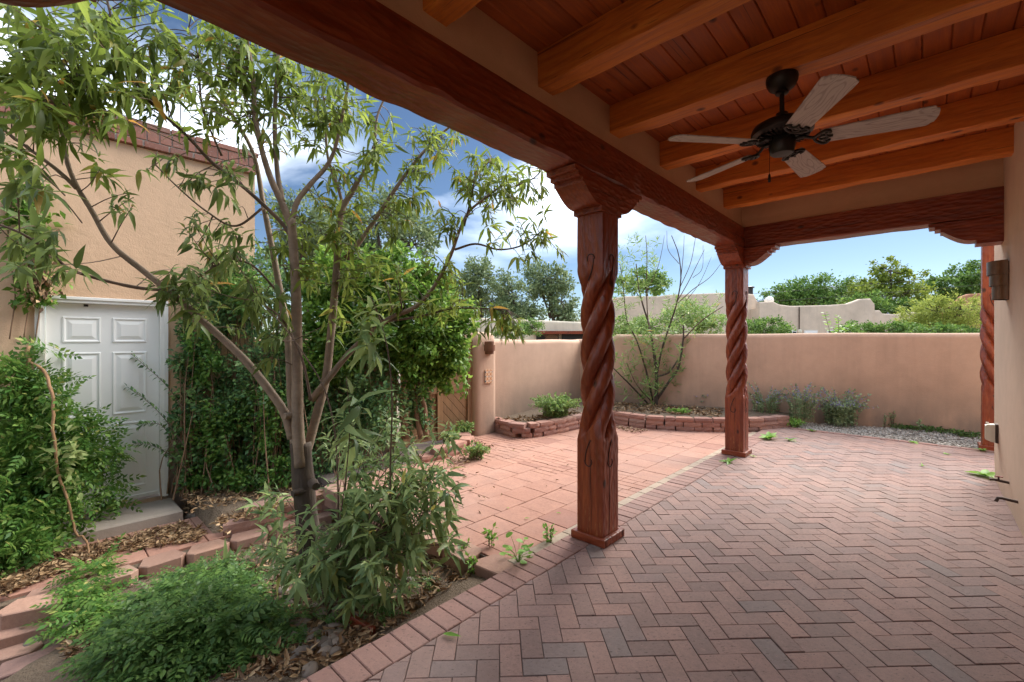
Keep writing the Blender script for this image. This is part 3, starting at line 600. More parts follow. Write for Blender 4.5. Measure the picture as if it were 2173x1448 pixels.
while xq < HX+.02:
    wq = .1215; ys = [-1.05, random.uniform(.2, 1.5)+.0, random.uniform(3.0, 4.6), 5.93]
    for a_, b_ in zip(ys[:-1], ys[1:]):
        mb = MB(); lo, hi = a_+.001, b_-.001
        mb.loft([[(xq+.001, y, CZ+.006), (xq+.006, y, CZ), (xq+wq-.006, y, CZ), (xq+wq-.001, y, CZ+.006), (xq+wq-.001, y, CZ+.03), (xq+.001, y, CZ+.03)] for y in (lo, hi)])
        mb.build('ceiling_board', M['board_y'], roof, (xq+wq/2, (lo+hi)/2, CZ)).location.z += random.uniform(0, .0015)
    xq += wq
MB().box((-.6, 2.48, CZ+.12), (2.5, 7.2, .14)).build('roof_deck', M['stucco_band'], roof)
# corbels
def corbel(mb, c, axis, half, hb, z0, z1, wd, sides=(1, 1)):
    prof = [(0, z0)]
    h = z1-z0
    def side():
        P = [(hb, 0), (hb, .035)]; 
        for t in np.linspace(0, 1, 10): P.append((hb+.02+(half-.10-hb-.02)*(t-.12*math.sin(t*math.pi*1.0)*0)*(1-.0)+0*t, .035+(h*.62-.035)*(1-math.cos(t*math.pi/2))**1.0 if t < 1 else h*.62))
        P += [(half-.085, h*.62), (half-.085, h*.74), (half-.045, h*.745), (half-.045, h*.86), (half-.005, h*.865), (half, h*.995)]
        return P
    S = side(); pr = [(a_*1, z0+b_) for a_, b_ in S] if sides[1] else [(.118, z0), (.118, z1)]
    pl_ = [(-a_, z0+b_) for a_, b_ in S][::-1] if sides[0] else [(-.118, z1), (-.118, z0)]
    pts = pr+pl_
    rings = []
    for s_ in (-wd/2, wd/2):
        rings.append([(c[0]+(p[0] if axis == 0 else s_), c[1]+(p[0] if axis == 1 else s_), p[1]) for p in pts])
    if axis == 1: rings = rings
    n = len(pts); b = len(mb.v); mb.loft(rings, caps=False)
    # caps as strips between the two profile halves
    m = len(pr); k = len(pl_)
    import bmesh
    for rr in (0, 1): mb.f.append(tuple((b+rr*n+i) for i in (range(n) if rr else range(n-1, -1, -1))))
    return mb
def post(name, label, c, zt, hand=1, group='carved porch posts', z0=0.0):
    t = thing(name, (c[0], c[1], z0), label, 'post', group); hs_ = .107; R = .123; rings = []; NA, = (96,)
    zb0, zb1 = .70, 1.93; pitch = 1.06
    zs = [0, .02, .3, .5]+list(np.linspace(.56, 2.0, 150))+[2.1, zt-z0]
    r = np.random.default_rng(int(abs(c[1])*100)); 
    for z in zs:
        ramp = min(1, max(0, (z-zb0)/.17))*min(1, max(0, (zb1-z)/.17)); ramp = ramp*ramp*(3-2*ramp); ph0 = hand*2*math.pi*(z-zb0)/pitch
        ring = []
        for i in range(NA):
            a_ = 2*math.pi*i/NA
            sq = hs_/max(abs(math.cos(a_)), abs(math.sin(a_))); sq = min(sq, hs_*1.385)
            dl = ((a_-ph0+math.pi/4) % (math.pi/2))-math.pi/4; aa, bb = .572*R, .428*R
            s2 = bb*bb-(aa*math.sin(dl))**2; tw = aa*math.cos(dl)+math.sqrt(max(s2, 1e-6))
            gd = max(0, 1-abs(abs(dl)-math.pi/4)/.16); 
            rr = sq*(1-ramp)+tw*ramp
            if 0 < ramp < 1: rr -= .014*gd*math.sin(ramp*math.pi)
            rr += .0011*math.sin(5*a_+z*31)*math.sin(z*43+3*a_)+.0005*math.sin(z*71+9*a_)
            ring.append((c[0]+rr*math.cos(a_), c[1]+rr*math.sin(a_), z0+z))
        rings.append(ring)
    MB().loft(rings).build('shaft', M['red_z'], t, None, True, 38)
    for sgn, ax in ((-1, 1), (1, 0)):        # carved scrolls and cracks on the two faces towards the yard and the porch
        for zc, fl in ((.565, 1), (1.99, -1)):
            A = np.linspace(0, 1.2*math.pi, 26); rad = .034*(1-.35*A/A[-1]); pts = []
            for q in np.linspace(0, 1, 8): pts.append((-.034*hand*fl-.002+hand*fl*.045*(1-q)**2, fl*(.15-.15*q)))
            for a_, rd in zip(A, rad): pts.append((hand*fl*(-.03+.024-rd*math.cos(a_)), -fl*rd*math.sin(a_)*1.2))
            P3 = [(c[0]+(s_*(1 if ax == 1 else 0))+(hs_+.0002)*(1 if ax == 0 else 0), c[1]+(hs_+.0002)*(-1 if ax == 1 else 0)+(s_ if ax == 0 else 0), z0+zc+dz) for s_, dz in pts]
            MB().tube(P3, [.0046]*(len(P3)-6)+list(np.linspace(.0046, .002, 6)), 6).build('scroll_carving', M['carve'], t, None, True)
        zz = np.linspace(.07, .66, 14); off = .012 if ax == 1 else -.02
        P3 = [((c[0]+off+.004*math.sin(z*9) if ax == 1 else c[0]+hs_+.0006), (c[1]-hs_-.0006 if ax == 1 else c[1]+off+.004*math.sin(z*7)), z0+z) for z in zz]
        MB().tube(P3, [.0022*math.sin(math.pi*(.08+.84*q)) for q in np.linspace(0, 1, 14)], 5).build('crack', M['carve'], t)
    ps = .137
    for a_ in range(4):
        u_ = [(1, 0), (0, 1), (-1, 0), (0, -1)][a_]; v_ = (-u_[1], u_[0]); cc = (c[0]+u_[0]*(ps-.015), c[1]+u_[1]*(ps-.015)); ln = ps*2-.03-.002 if a_ % 2 == 0 else ps*2
        d = (.03, ln) if a_ % 2 == 0 else (ln, .03)
        MB().bbox((cc[0]-d[0]/2, cc[1]-d[1]/2, z0+.001), (cc[0]+d[0]/2, cc[1]+d[1]/2, z0+.058), .004).build('base_trim', M['red_x'], t)
    return t
PC = BC+.005
p1 = post('porch_post', 'nearest carved twisted post standing at the brick border', (PC, 2.76), 2.312)
p2 = post('porch_post', 'second carved twisted post at the far porch corner', (PC, 5.96), 2.312)
p4 = post('porch_post', 'carved post at far upper left showing only its bracket end', (PC, -.245), 2.312)
p3 = post('porch_post', 'third carved post half hidden behind the house corner, twisted the other way', (.63, 8.47), 2.75, -1)
for t, c in ((p1, (PC, 2.76)), (p4, (PC, -.245))): corbel(MB(), c, 1, .45, .135, 2.306, BZ0-.001, .232).build('corbel', M['red_y'], t, None, True, 25)
corbel(MB(), (PC, 5.96), 1, .45, .135, 2.306, BZ0-.001, .232, (1, 0)).build('corbel', M['red_y'], p2, None, True, 25)
corbel(MB(), (PC, 5.96), 0, .45, .135, 2.303, BZ0-.002, .228, (0, 1)).build('corbel', M['red_x'], p2, None, True, 25)
o = corbel(MB(), (HX-.02, 5.97), 0, .47, .15, 2.30, BZ0-.003, .22, (1, 0)).build('beam_bracket', M['red_x'], None, (HX, 5.97, 2.3), True, 25); tag(o, 'curved red bracket under the far beam where it meets the house wall', 'bracket')
MB().bbox((.3, 8.34, 2.75), (2.2, 8.6, 3.0), .006).build('head_beam', M['red_x'], p3)
# ------------------------------------------------------------------ ceiling fan
FC = (-.598, 2.87); fan = thing('ceiling_fan', (*FC, 2.91), 'five-blade ceiling fan with dark bronze motor and grey wood blades', 'ceiling fan')
zf = 2.53
MB().lathe([(.079, 2.906), (.081, 2.895), (.078, 2.872), (.066, 2.845), (.044, 2.828), (.034, 2.822), (.034, 2.812), (.026, 2.806)], (*FC, 0), 28).build('canopy', M['bronze'], fan, None, True, 40)
MB().tube([(*FC, 2.82), (*FC, 2.66)], .0125, 12).build('downrod', M['bronze'], fan, None, True, 40)
MB().lathe([(.03, 2.70), (.032, 2.68), (.045, 2.672), (.055, 2.655), (.11, 2.648), (.145, 2.63), (.156, 2.605), (.153, 2.585), (.135, 2.572), (.09, 2.562), (.06, 2.56)], (*FC, 0), 40).build('motor_housing', M['bronze'], fan, None, True, 40)
for k in range(36):
    a_ = 2*math.pi*k/36; R_ = [[math.cos(a_), -math.sin(a_), 0], [math.sin(a_), math.cos(a_), 0], [0, 0, 1]]
    MB().box((FC[0]+.108*math.cos(a_), FC[1]+.108*math.sin(a_), 2.562), (.05, .007, .012), R_).build('vent_fin', M['bronze'], fan)
MB().lathe([(.06, 2.562), (.066, 2.55), (.066, 2.505), (.062, 2.495), (.060, 2.478), (.052, 2.470), (.01, 2.467)], (*FC, 0), 30).build('switch_housing', M['bronze'], fan, None, True, 40)
bl = [(.175, -.052), (.20, -.058), (.45, -.068), (.60, -.074), (.628, -.073), (.636, -.066), (.640, -.056), (.652, -.050), (.657, -.030), (.660, 0), (.657, .030), (.652, .050), (.640, .056), (.636, .066), (.628, .073), (.60, .074), (.45, .068), (.20, .058), (.175, .052)]
bmesh_blade = MB().loft([[(x_, y_, -.003) for x_, y_ in bl], [(x_, y_, .003) for x_, y_ in bl]]).mesh('blade', M['blade'])
im = MB(); im.tube(smoothpath([(.065, 0, .018), (.10, .004, .022), (.135, .0, .004), (.165, 0, -.006)], 10), .0085, 8)
for s_ in (1, -1):
    im.tube(smoothpath([(.15, 0, -.007), (.165, .03*s_, -.008), (.195, .056*s_, -.008), (.215, .050*s_, -.008), (.222, .03*s_, -.008)], 14), .0075, 8)
    im.tube(smoothpath([(.215, .050*s_, -.008), (.20, .028*s_, -.009), (.215, .004*s_, -.009), (.235, 0, -.009)], 12), .0055, 8)
im.tube([(.19+.017*math.cos(a_), .017*math.sin(a_), -.009) for a_ in np.linspace(0, 2*math.pi, 17)], .005, 6)
iron = im.mesh('blade_iron', M['bronze'], smooth=True)
for k in range(5):
    a_ = math.radians(13.5+72*k); b = link('blade', bmesh_blade, fan, (0, 0, zf-2.91)); b.rotation_euler = Matrix.Rotation(a_, 3, 'Z').to_4x4().to_euler()
    b.matrix_basis = Matrix.Translation((0, 0, zf-2.91)) @ Matrix.Rotation(a_, 4, 'Z') @ Matrix.Rotation(math.radians(-13), 4, 'X')
    i_ = link('blade_iron', iron, b)
MB().tube([(FC[0]-.05, FC[1]-.045, 2.50), (FC[0]-.052, FC[1]-.047, 2.36)], .0016, 5).build('pull_chain', M['bronze'], fan)
MB().lathe([(.002, 2.36), (.006, 2.352), (.008, 2.32), (.006, 2.312)], (FC[0]-.052, FC[1]-.047, 0), 10).build('chain_weight', M['bronze'], fan, None, True)
# ------------------------------------------------------------------ garage with door
GWX = -5.7; GYE = 1.72; GT = 3.33
gar = thing('garage_building', (GWX, GYE-2, -.3), 'tan stucco outbuilding with brick coping and a white door at left', 'building')
dy0, dy1, dz0, dz1 = .045, .845, -.165, 1.755
def xface(mb, X, y0, y1, z0, z1): mb.add([(X, y0, z0), (X, y1, z0), (X, y1, z1), (X, y0, z1)], [(0, 1, 2, 3)])
mb = MB(); xface(mb, GWX, -5, dy0-.05, -.5, GT); xface(mb, GWX, dy1+.05, GYE, -.5, GT); xface(mb, GWX, dy0-.05, dy1+.05, dz1+.05, GT); xface(mb, GWX, dy0-.05, dy1+.05, -.5, dz0-.002)
mb.add([(GWX, GYE, -.5), (GWX-5, GYE, -.5), (GWX-5, GYE, GT), (GWX, GYE, GT)], [(0, 1, 2, 3)]); mb.add([(GWX, -5, GT), (GWX, GYE, GT), (GWX-5, GYE, GT), (GWX-5, -5, GT)], [(0, 1, 2, 3)])
for y_ in (dy0-.05, dy1+.05): mb.add([(GWX, y_, dz0-.1), (GWX-.14, y_, dz0-.1), (GWX-.14, y_, dz1+.05), (GWX, y_, dz1+.05)], [(0, 1, 2, 3)])
mb.build('wall', M['stucco_garage'], gar)
cope = MB().box((GWX-.058, -1.64, GT+.125), (.20, 6.68, .225)).build('coping', M['mortar'], gar)
y = -4.9
yy = GYE+.02
while yy > -4.8:
    MB().bbox((GWX-.17, yy-.2, GT+.004), (GWX+.052, yy-.012, GT+.062), .003).build('brick', M['cope'], cope, (GWX, yy-.1, GT)); yy -= .205
yy = GYE+.02
while yy > -4.8:
    MB().bbox((GWX-.17, yy-.096, GT+.073), (GWX+.053+random.uniform(-.002, .002), yy-.007, GT+.182), .003).build('brick', M['cope'], cope, (GWX, yy-.05, GT+.1)); yy -= .100
yy = GYE+.03
while yy > -4.8:
    MB().bbox((GWX-.17, yy-.2, GT+.193), (GWX+.062, yy-.010, GT+.245), .004).build('brick', M['cope'], cope, (GWX, yy-.1, GT+.2)); yy -= .205
door = MB().bbox((GWX-.085, dy0, dz0+.03), (GWX-.045, dy1, dz1), .002).build('door', M['white'], gar, (GWX-.06, .45, dz0)); DX = GWX-.045
DWd = dy1-dy0; rowz = [(.13, .78), (.86, 1.47), (1.56, 1.80)]
for z0, z1 in rowz:
    for a_, b_ in ((.13, .455), (.555, .88)):
        y0, y1 = dy0+a_*DWd, dy0+b_*DWd; Z0, Z1 = dz0+z0*1.0, dz0+z1*1.0; mb = MB()
        def rg(i, x_): return [(DX+x_, y0+i, Z0+i), (DX+x_, y1-i, Z0+i), (DX+x_, y1-i, Z1-i), (DX+x_, y0+i, Z1-i)]
        mb.loft([rg(0, -.001), rg(.004, .007), rg(.014, .008), rg(.024, .0012), rg(.034, .0012), rg(.062, .0085), rg(.063, .009)]); mb.build('panel', M['white'], door)
MB().bbox((DX-.004, dy0+.004, dz0+.012), (DX+.014, dy1-.004, dz0+.05), .004).build('door_sweep', M['white_trim'], door)
MB().box((DX+.006, dy0+.26, dz1-.012), (.02, .03, .02)).build('closer_bracket', M['dark'], door)
for (y0, y1, z0, z1) in ((dy0-.052, dy0-.004, dz0-.01, dz1+.045), (dy1+.004, dy1+.052, dz0-.01, dz1+.045), (dy0-.003, dy1+.003, dz1+.004, dz1+.045)):
    mb = MB(); mb.bbox((GWX-.12, y0, z0), (GWX+.012, y1, z1), .004); mb.build('casing', M['white_trim'], gar)
for (y0, y1, z0, z1) in ((dy0-.066, dy0-.034, dz0-.01, dz1+.062), (dy1+.034, dy1+.066, dz0-.01, dz1+.062), (dy0-.033, dy1+.033, dz1+.034, dz1+.062)):
    MB().bbox((GWX+.013, y0, z0), (GWX+.024, y1, z1), .003).build('brick_moulding', M['white_trim'], gar)
MB().bbox((GWX-.13, dy0-.05, -.31), (GWX-.02, dy1+.05, dz0-.004), .004).build('threshold', M['concrete'], gar)
st = MB(); st.bbox((GWX-.018, -.35, -.5), (-5.21, .95, -.205), .018); tag(st.build('door_step', M['concrete'], None, (-5.45, .3, -.31), True, 40), 'worn grey concrete step below the white door', 'step')
# ------------------------------------------------------------------ foliage tools
def unit(v): return v/(np.linalg.norm(v, axis=-1, keepdims=True)+1e-9)
def lance_tmpl(wr=.24, droop=.30, fold=.25):
    st = [(.12, .62), (.36, 1.0), (.70, .62)]; V = [(0, 0, 0)]
    for t, w_ in st:
        hw = wr/2*w_; z = -droop*t*t
        V += [(t, -hw, z+fold*hw), (t, 0, z), (t, hw, z+fold*hw)]
    V.append((1, 0, -droop)); V = np.array(V)
    T3 = np.array([(0, 2, 1), (0, 3, 2), (7, 8, 10), (8, 9, 10)]); Q = np.array([(1, 2, 5, 4), (2, 3, 6, 5), (4, 5, 8, 7), (5, 6, 9, 8)])
    return V, [T3, Q]
def oval_tmpl(wr=.55, droop=.15, fold=.2):
    V = np.array([(0, 0, 0), (.45, -wr/2, -droop*.2+fold*wr/2), (.45, 0, -droop*.2), (.45, wr/2, -droop*.2+fold*wr/2), (1, 0, -droop)])
    return V, [np.array([(0, 2, 1), (0, 3, 2), (1, 2, 4), (2, 3, 4)])]
def quad_tmpl(wr=.6): return np.array([(0, 0, 0), (.5, -wr/2, .06), (1, 0, -.05), (.5, wr/2, .06)]), [np.array([(0, 1, 2), (0, 2, 3)])]
def pinnate_tmpl(pairs=4, ll=.36, wr=.5, droop=.35):
    V = []; T = []
    def add(b, d, n_, Ln):
        k = len(V); s_ = np.cross(n_, d); 
        for q in ((0, 0, 0), (.45, -wr/2, .02), (1, 0, -.1), (.45, wr/2, .02)): V.append(b+Ln*(q[0]*d+q[1]*s_+q[2]*n_))
        T.append((k, k+1, k+2)); T.append((k, k+2, k+3))
    for i in range(pairs):
        t = .22+.66*i/(pairs-1); b = np.array([t, 0, -droop*t*t])
        for s_ in (1, -1):
            d = unit(np.array([.55, s_*.85, -.22])); add(b, d, unit(np.cross(d, np.array([-s_*.85, .55, 0]))*s_*np.array([1, 1, 1])) if False else np.array([0, 0, 1.]), ll*(1-.12*i))
    add(np.array([.95, 0, -droop*.9]), unit(np.array([1, 0, -.5])), np.array([.4, 0, .9]), ll*.95)
    k = len(V); V += [np.array([0, -.008, 0]), np.array([.5, -.008, -droop*.25]), np.array([1, 0, -droop]), np.array([.5, .008, -droop*.25]), np.array([0, .008, 0])]; T += [(k, k+1, k+3), (k, k+3, k+4), (k+1, k+2, k+3)]
    return np.array(V), [np.array(T)]
LANCE = lance_tmpl(.22, .38, .25); LANCE2 = lance_tmpl(.27, .55, .3); OVAL = oval_tmpl(); QUAD = quad_tmpl(); NARROW = lance_tmpl(.15, .12, .2); BROAD = lance_tmpl(.45, .35, .3)
PIN = pinnate_tmpl(4); PIN5 = pinnate_tmpl(5, .30, .52, .25)
def frames(D, up=None, roll=None):
    D = unit(np.asarray(D, float)); n = len(D)
    upv = np.tile([0, 0, 1.0], (n, 1)) if up is None else up
    S = np.cross(upv, D); bad = np.linalg.norm(S, axis=1) < 1e-3; S[bad] = [1, 0, 0]; S = unit(S); N = np.cross(D, S)
    if roll is not None:
        c, s_ = np.cos(roll)[:, None], np.sin(roll)[:, None]; S, N = S*c+N*s_, N*c-S*s_
    return D, S, N
def cloud_mesh(name, tmpl, P, D, Ls, mat, roll=.5, up=None, smooth=False):
    P = np.asarray(P, float); n = len(P); V, Fs = tmpl; D, S, N = frames(D, up, rng.normal(0, roll, n)); Ls = np.broadcast_to(np.asarray(Ls, float), (n,))[:, None, None]
    W_ = P[:, None, :]+Ls*(V[None, :, 0, None]*D[:, None, :]+V[None, :, 1, None]*S[:, None, :]+V[None, :, 2, None]*N[:, None, :])
    off = (np.arange(n)*len(V))[:, None, None]
    return npmesh(name, W_.reshape(-1, 3), [(f[None]+off).reshape(-1, f.shape[1]) for f in Fs], mat, smooth)
def leaves(name, tmpl, P, D, Ls, mat, parent, roll=.5, up=None, kind='stuff'):
    base = wloc(parent); me = cloud_mesh(name, tmpl, np.asarray(P)-base, D, Ls, mat, roll, up); o = link(name, me, parent)
    if kind: o['kind'] = kind
    return o
_leafme = {}
def leaf_objs(tmpl_key, tmpl, P, D, Ls, mat, parent, roll=.4):
    base = wloc(parent); D, S, N = frames(D, None, rng.normal(0, roll, len(P)))
    key = (tmpl_key, mat.name)
    if key not in _leafme: V, Fs = tmpl; _leafme[key] = npmesh('leaf', V, Fs, mat, True)
    for p, d, s_, n_, l in zip(np.asarray(P)-base, D, S, N, np.broadcast_to(Ls, (len(P),))):
        o = link('leaf', _leafme[key], parent); m = Matrix.Identity(4)
        for i in range(3): m[i][0], m[i][1], m[i][2], m[i][3] = d[i]*l, s_[i]*l, n_[i]*l, p[i]
        o.matrix_basis = m
def split_leaves(tmpl_key, tmpl, P, D, Ls, mat, parent, nobj, roll=.45, name='foliage', near=None):
    P = np.asarray(P); D = np.asarray(D); Ls = np.broadcast_to(np.asarray(Ls, float), (len(P),)); pr = proj(P)
    inf = (pr[:, 0] > 5) & (pr[:, 0] < 2168) & (pr[:, 1] > 5) & (pr[:, 1] < 1443) & (pr[:, 2] > .3); ap = np.where(inf, Ls/np.maximum(pr[:, 2], .3), 0); od = np.argsort(-ap)
    a_, b_ = od[:nobj], od[nobj:]
    if nobj: leaf_objs(tmpl_key, tmpl, P[a_], D[a_], Ls[a_], mat, parent, roll)
    if len(b_): leaves(name, tmpl, P[b_], D[b_], Ls[b_], mat, parent, roll)
def rosette(c, ax, n, L0, spread=(.5, 1.35), droop=.35, step=.012):
    """leaves around a shoot tip: c tip, ax shoot direction"""
    ax = unit(np.asarray(ax, float)); a0 = np.array([0, 0, 1.0]) if abs(ax[2]) < .9 else np.array([1.0, 0, 0]); s1 = unit(np.cross(ax, a0)); s2 = np.cross(ax, s1); P, D, Ls = [], [], []
    for k in range(n):
        t = k/max(1, n-1); ph = k*2.4+rng.uniform(0, .5); th = spread[0]+(spread[1]-spread[0])*t+rng.normal(0, .28)
        d = math.cos(th)*ax+math.sin(th)*(math.cos(ph)*s1+math.sin(ph)*s2); d = d+np.array([0, 0, -droop*(.3+t)]); P.append(np.asarray(c)-ax*step*k); D.append(unit(d)); Ls.append(L0*(.5+.6*min(1, t*1.8))*rng.uniform(.6, 1.3))
    return P, D, Ls
def clump_points(center, rad, n, nclump, cs=.28, shell=.45):
    """leaf positions in clumps spread through an ellipsoid, denser to the outside; returns points and outward dirs"""
    c = np.asarray(center); rad = np.asarray(rad) if hasattr(rad, '__len__') else np.full(3, rad)
    dirs = unit(rng.normal(size=(nclump, 3))); rr = rng.uniform(shell, 1.0, nclump)[:, None]; cc = dirs*rr*(1+.12*rng.normal(size=(nclump, 1)))
    k = rng.integers(0, nclump, n); sg = cs*(.6+.8*rng.random(nclump))[k][:, None]; p = cc[k]+rng.normal(size=(n, 3))*sg*.6
    return c+p*rad, unit(unit(p)+.7*rng.normal(size=(n, 3))+np.array([0, 0, -.15]))
def in_poly(x_, y_, poly):
    c = np.zeros(np.shape(x_), bool); j = len(poly)-1
    for i in range(len(poly)):
        xi, yi = poly[i]; xj, yj = poly[j]
        c ^= ((yi > y_) != (yj > y_)) & (x_ < (xj-xi)*(y_-yi)/(yj-yi+1e-9)+xi); j = i
    return c
# ------------------------------------------------------------------ main tree
TB = gp(676, 1262, -.24); tree = thing('patio_tree', tuple(TB), 'multi-stemmed tree with long narrow leaves growing in the bed before the white door', 'tree')
branches = []   # (list of (u,v,d), r0px, r1px)
D0 = 2.88
stems = [
 ('trunk', 'bark_old', [(676, 1275, 2.86), (660, 1180, 2.88), (650, 1090, 2.88), (642, 1000, 2.9), (638, 940, 2.9)], 33, 27),
 ('stem', 'bark', [(638, 990, 2.87), (632, 900, 2.86), (631, 800, 2.86), (629, 650, 2.86), (625, 560, 2.86), (618, 465, 2.87)], 20, 13),
 ('stem', 'bark', [(618, 480, 2.87), (598, 430, 2.87), (575, 380, 2.85), (556, 320, 2.83), (542, 250, 2.8), (536, 160, 2.78), (525, 90, 2.75), (515, 20, 2.7)], 12, 5),
 ('stem', 'bark', [(600, 430, 2.87), (588, 360, 2.9), (583, 250, 2.9), (590, 120, 2.9), (592, 20, 2.9)], 9, 5),
 ('stem', 'bark', [(618, 480, 2.87), (630, 430, 2.9), (660, 390, 2.95), (695, 350, 3.0), (715, 300, 3.0), (735, 200, 3.0), (745, 140, 3.0)], 10, 4),
 ('stem', 'bark', [(628, 960, 2.93), (618, 830, 3.0), (612, 720, 3.05), (598, 640, 3.1), (580, 540, 3.12), (560, 440, 3.15), (535, 320, 3.15), (470, 210, 3.1), (420, 120, 3.1)], 16, 4),
 ('stem', 'bark', [(620, 930, 2.88), (605, 880, 2.86), (580, 840, 2.84), (520, 765, 2.8), (440, 690, 2.75), (370, 628, 2.7), (300, 572, 2.65), (238, 520, 2.6), (196, 450, 2.58), (163, 395, 2.55), (142, 340, 2.52), (135, 270, 2.5), (155, 245, 2.5), (175, 215, 2.5)], 15, 4),
 ('stem', 'bark', [(163, 400, 2.55), (120, 360, 2.5), (60, 315, 2.42), (0, 270, 2.35)], 7, 4),
 ('stem', 'twig', [(362, 615, 2.7), (300, 612, 2.68), (220, 595, 2.62), (150, 572, 2.55), (110, 540, 2.5), (50, 498, 2.42), (-20, 470, 2.36)], 6, 3.5),
 ('stem', 'bark', [(648, 970, 2.92), (672, 880, 2.98), (692, 800, 3.03), (703, 700, 3.08), (712, 600, 3.12), (720, 480, 3.16), (728, 440, 3.18), (752, 400, 3.2), (760, 380, 3.22)], 15, 8),
 ('stem', 'bark', [(728, 440, 3.18), (718, 400, 3.2), (695, 330, 3.2), (690, 240, 3.2), (680, 150, 3.2)], 6, 3),
 ('stem', 'bark', [(735, 550, 3.2), (780, 490, 3.25), (840, 400, 3.3), (880, 345, 3.33), (930, 290, 3.36), (980, 250, 3.4)], 9, 3),
 ('stem', 'bark', [(752, 400, 3.2), (790, 330, 3.2), (800, 250, 3.2), (820, 200, 3.2)], 6, 3),
 ('stem', 'bark', [(660, 850, 2.97), (700, 800, 3.0), (750, 740, 3.05), (820, 680, 3.12), (880, 652, 3.2), (920, 610, 3.25), (955, 545, 3.3), (975, 490, 3.34), (995, 450, 3.38), (1030, 420, 3.4), (1070, 390, 3.44)], 11, 3),
 ('stem', 'twig', [(820, 682, 3.12), (890, 672, 3.2), (960, 655, 3.25), (1020, 655, 3.3), (1075, 658, 3.35)], 4, 2.2),
 ('stem', 'twig', [(965, 530, 3.32), (1010, 518, 3.38), (1060, 530, 3.44), (1110, 520, 3.5), (1150, 490, 3.55)], 4, 2),
 ('stem', 'twig', [(985, 480, 3.36), (1000, 420, 3.38), (1010, 380, 3.4), (1040, 340, 3.45)], 3.5, 2),
 ('stem', 'twig', [(1030, 420, 3.4), (1080, 400, 3.45), (1130, 380, 3.5), (1150, 360, 3.52)], 3, 1.6),
 ('stem', 'twig', [(616, 500, 2.87), (590, 465, 2.88), (520, 400, 2.85), (450, 345, 2.8), (400, 292, 2.75), (330, 228, 2.68), (290, 188, 2.62), (268, 130, 2.58), (240, 50, 2.52), (222, -20, 2.5)], 7, 3.5),
 ('stem', 'twig', [(335, 230, 2.68), (280, 170, 2.62), (215, 150, 2.56), (160, 120, 2.5), (100, 90, 2.45), (40, 60, 2.4)], 5, 2.5),
 ('stem', 'twig', [(300, 200, 2.64), (230, 208, 2.6), (150, 200, 2.54), (80, 185, 2.46), (0, 150, 2.4)], 4, 2.5),
 ('stem', 'twig', [(560, 440, 3.1), (500, 480, 3.0), (440, 450, 2.95), (380, 400, 2.9), (330, 350, 2.88)], 4, 2),
 ('stem', 'twig', [(590, 620, 2.95), (530, 560, 2.85), (470, 560, 2.8), (420, 590, 2.75)], 4, 2),
 ('stem', 'twig', [(470, 330, 2.85), (430, 230, 2.85), (420, 120, 2.85), (400, 60, 2.85)], 4, 2),
 ('stem', 'twig', [(660, 850, 2.75), (640, 760, 2.72), (600, 680, 2.7), (550, 640, 2.66)], 5, 2.5)]
samp = []
for nm, mt, pts, r0, r1 in stems:
    q = [np.append(at(*p), 0)[:3] for p in pts]; n = 6*len(q); S_ = smoothpath(q, n); dd = (S_-CP)@FV; k = np.linspace(0, 1, n)
    rad = (.76 if nm == 'trunk' else .66)*(r0+(r1-r0)*k**.8)*dd/F
    if nm == 'trunk': rad[:4] *= np.linspace(1.5, 1.0, 4); rad *= 1+.05*np.sin(np.arange(n)*.7)*rng.uniform(.3, 1, n)
    else: rad *= 1+.03*rng.normal(size=n)
    MB().tube(S_, rad, 14 if r0 > 10 else 8).build(nm, M[mt], tree, None, True)
    if nm != 'trunk': samp.append(S_[int(n*.30):] if r0 > 8 else S_[2:])
for (u, v, d, r) in ((668, 1030, 2.82, .030), (632, 1045, 2.82, .026), (615, 882, 2.84, .024)):    # pruned stubs
    p = at(u, v, d); a_ = unit(np.array(-FV)*.8+RV*(.6 if u > 640 else -.6)); MB().tube([p-a_*.05, p+a_*.02, p+a_*.035], [r*1.1, r*.85, r*.8], 12).build('pruned_stub', M['bark_old' if v > 1000 else 'bark'], tree, None, True, 50)
samp = np.vstack(samp)
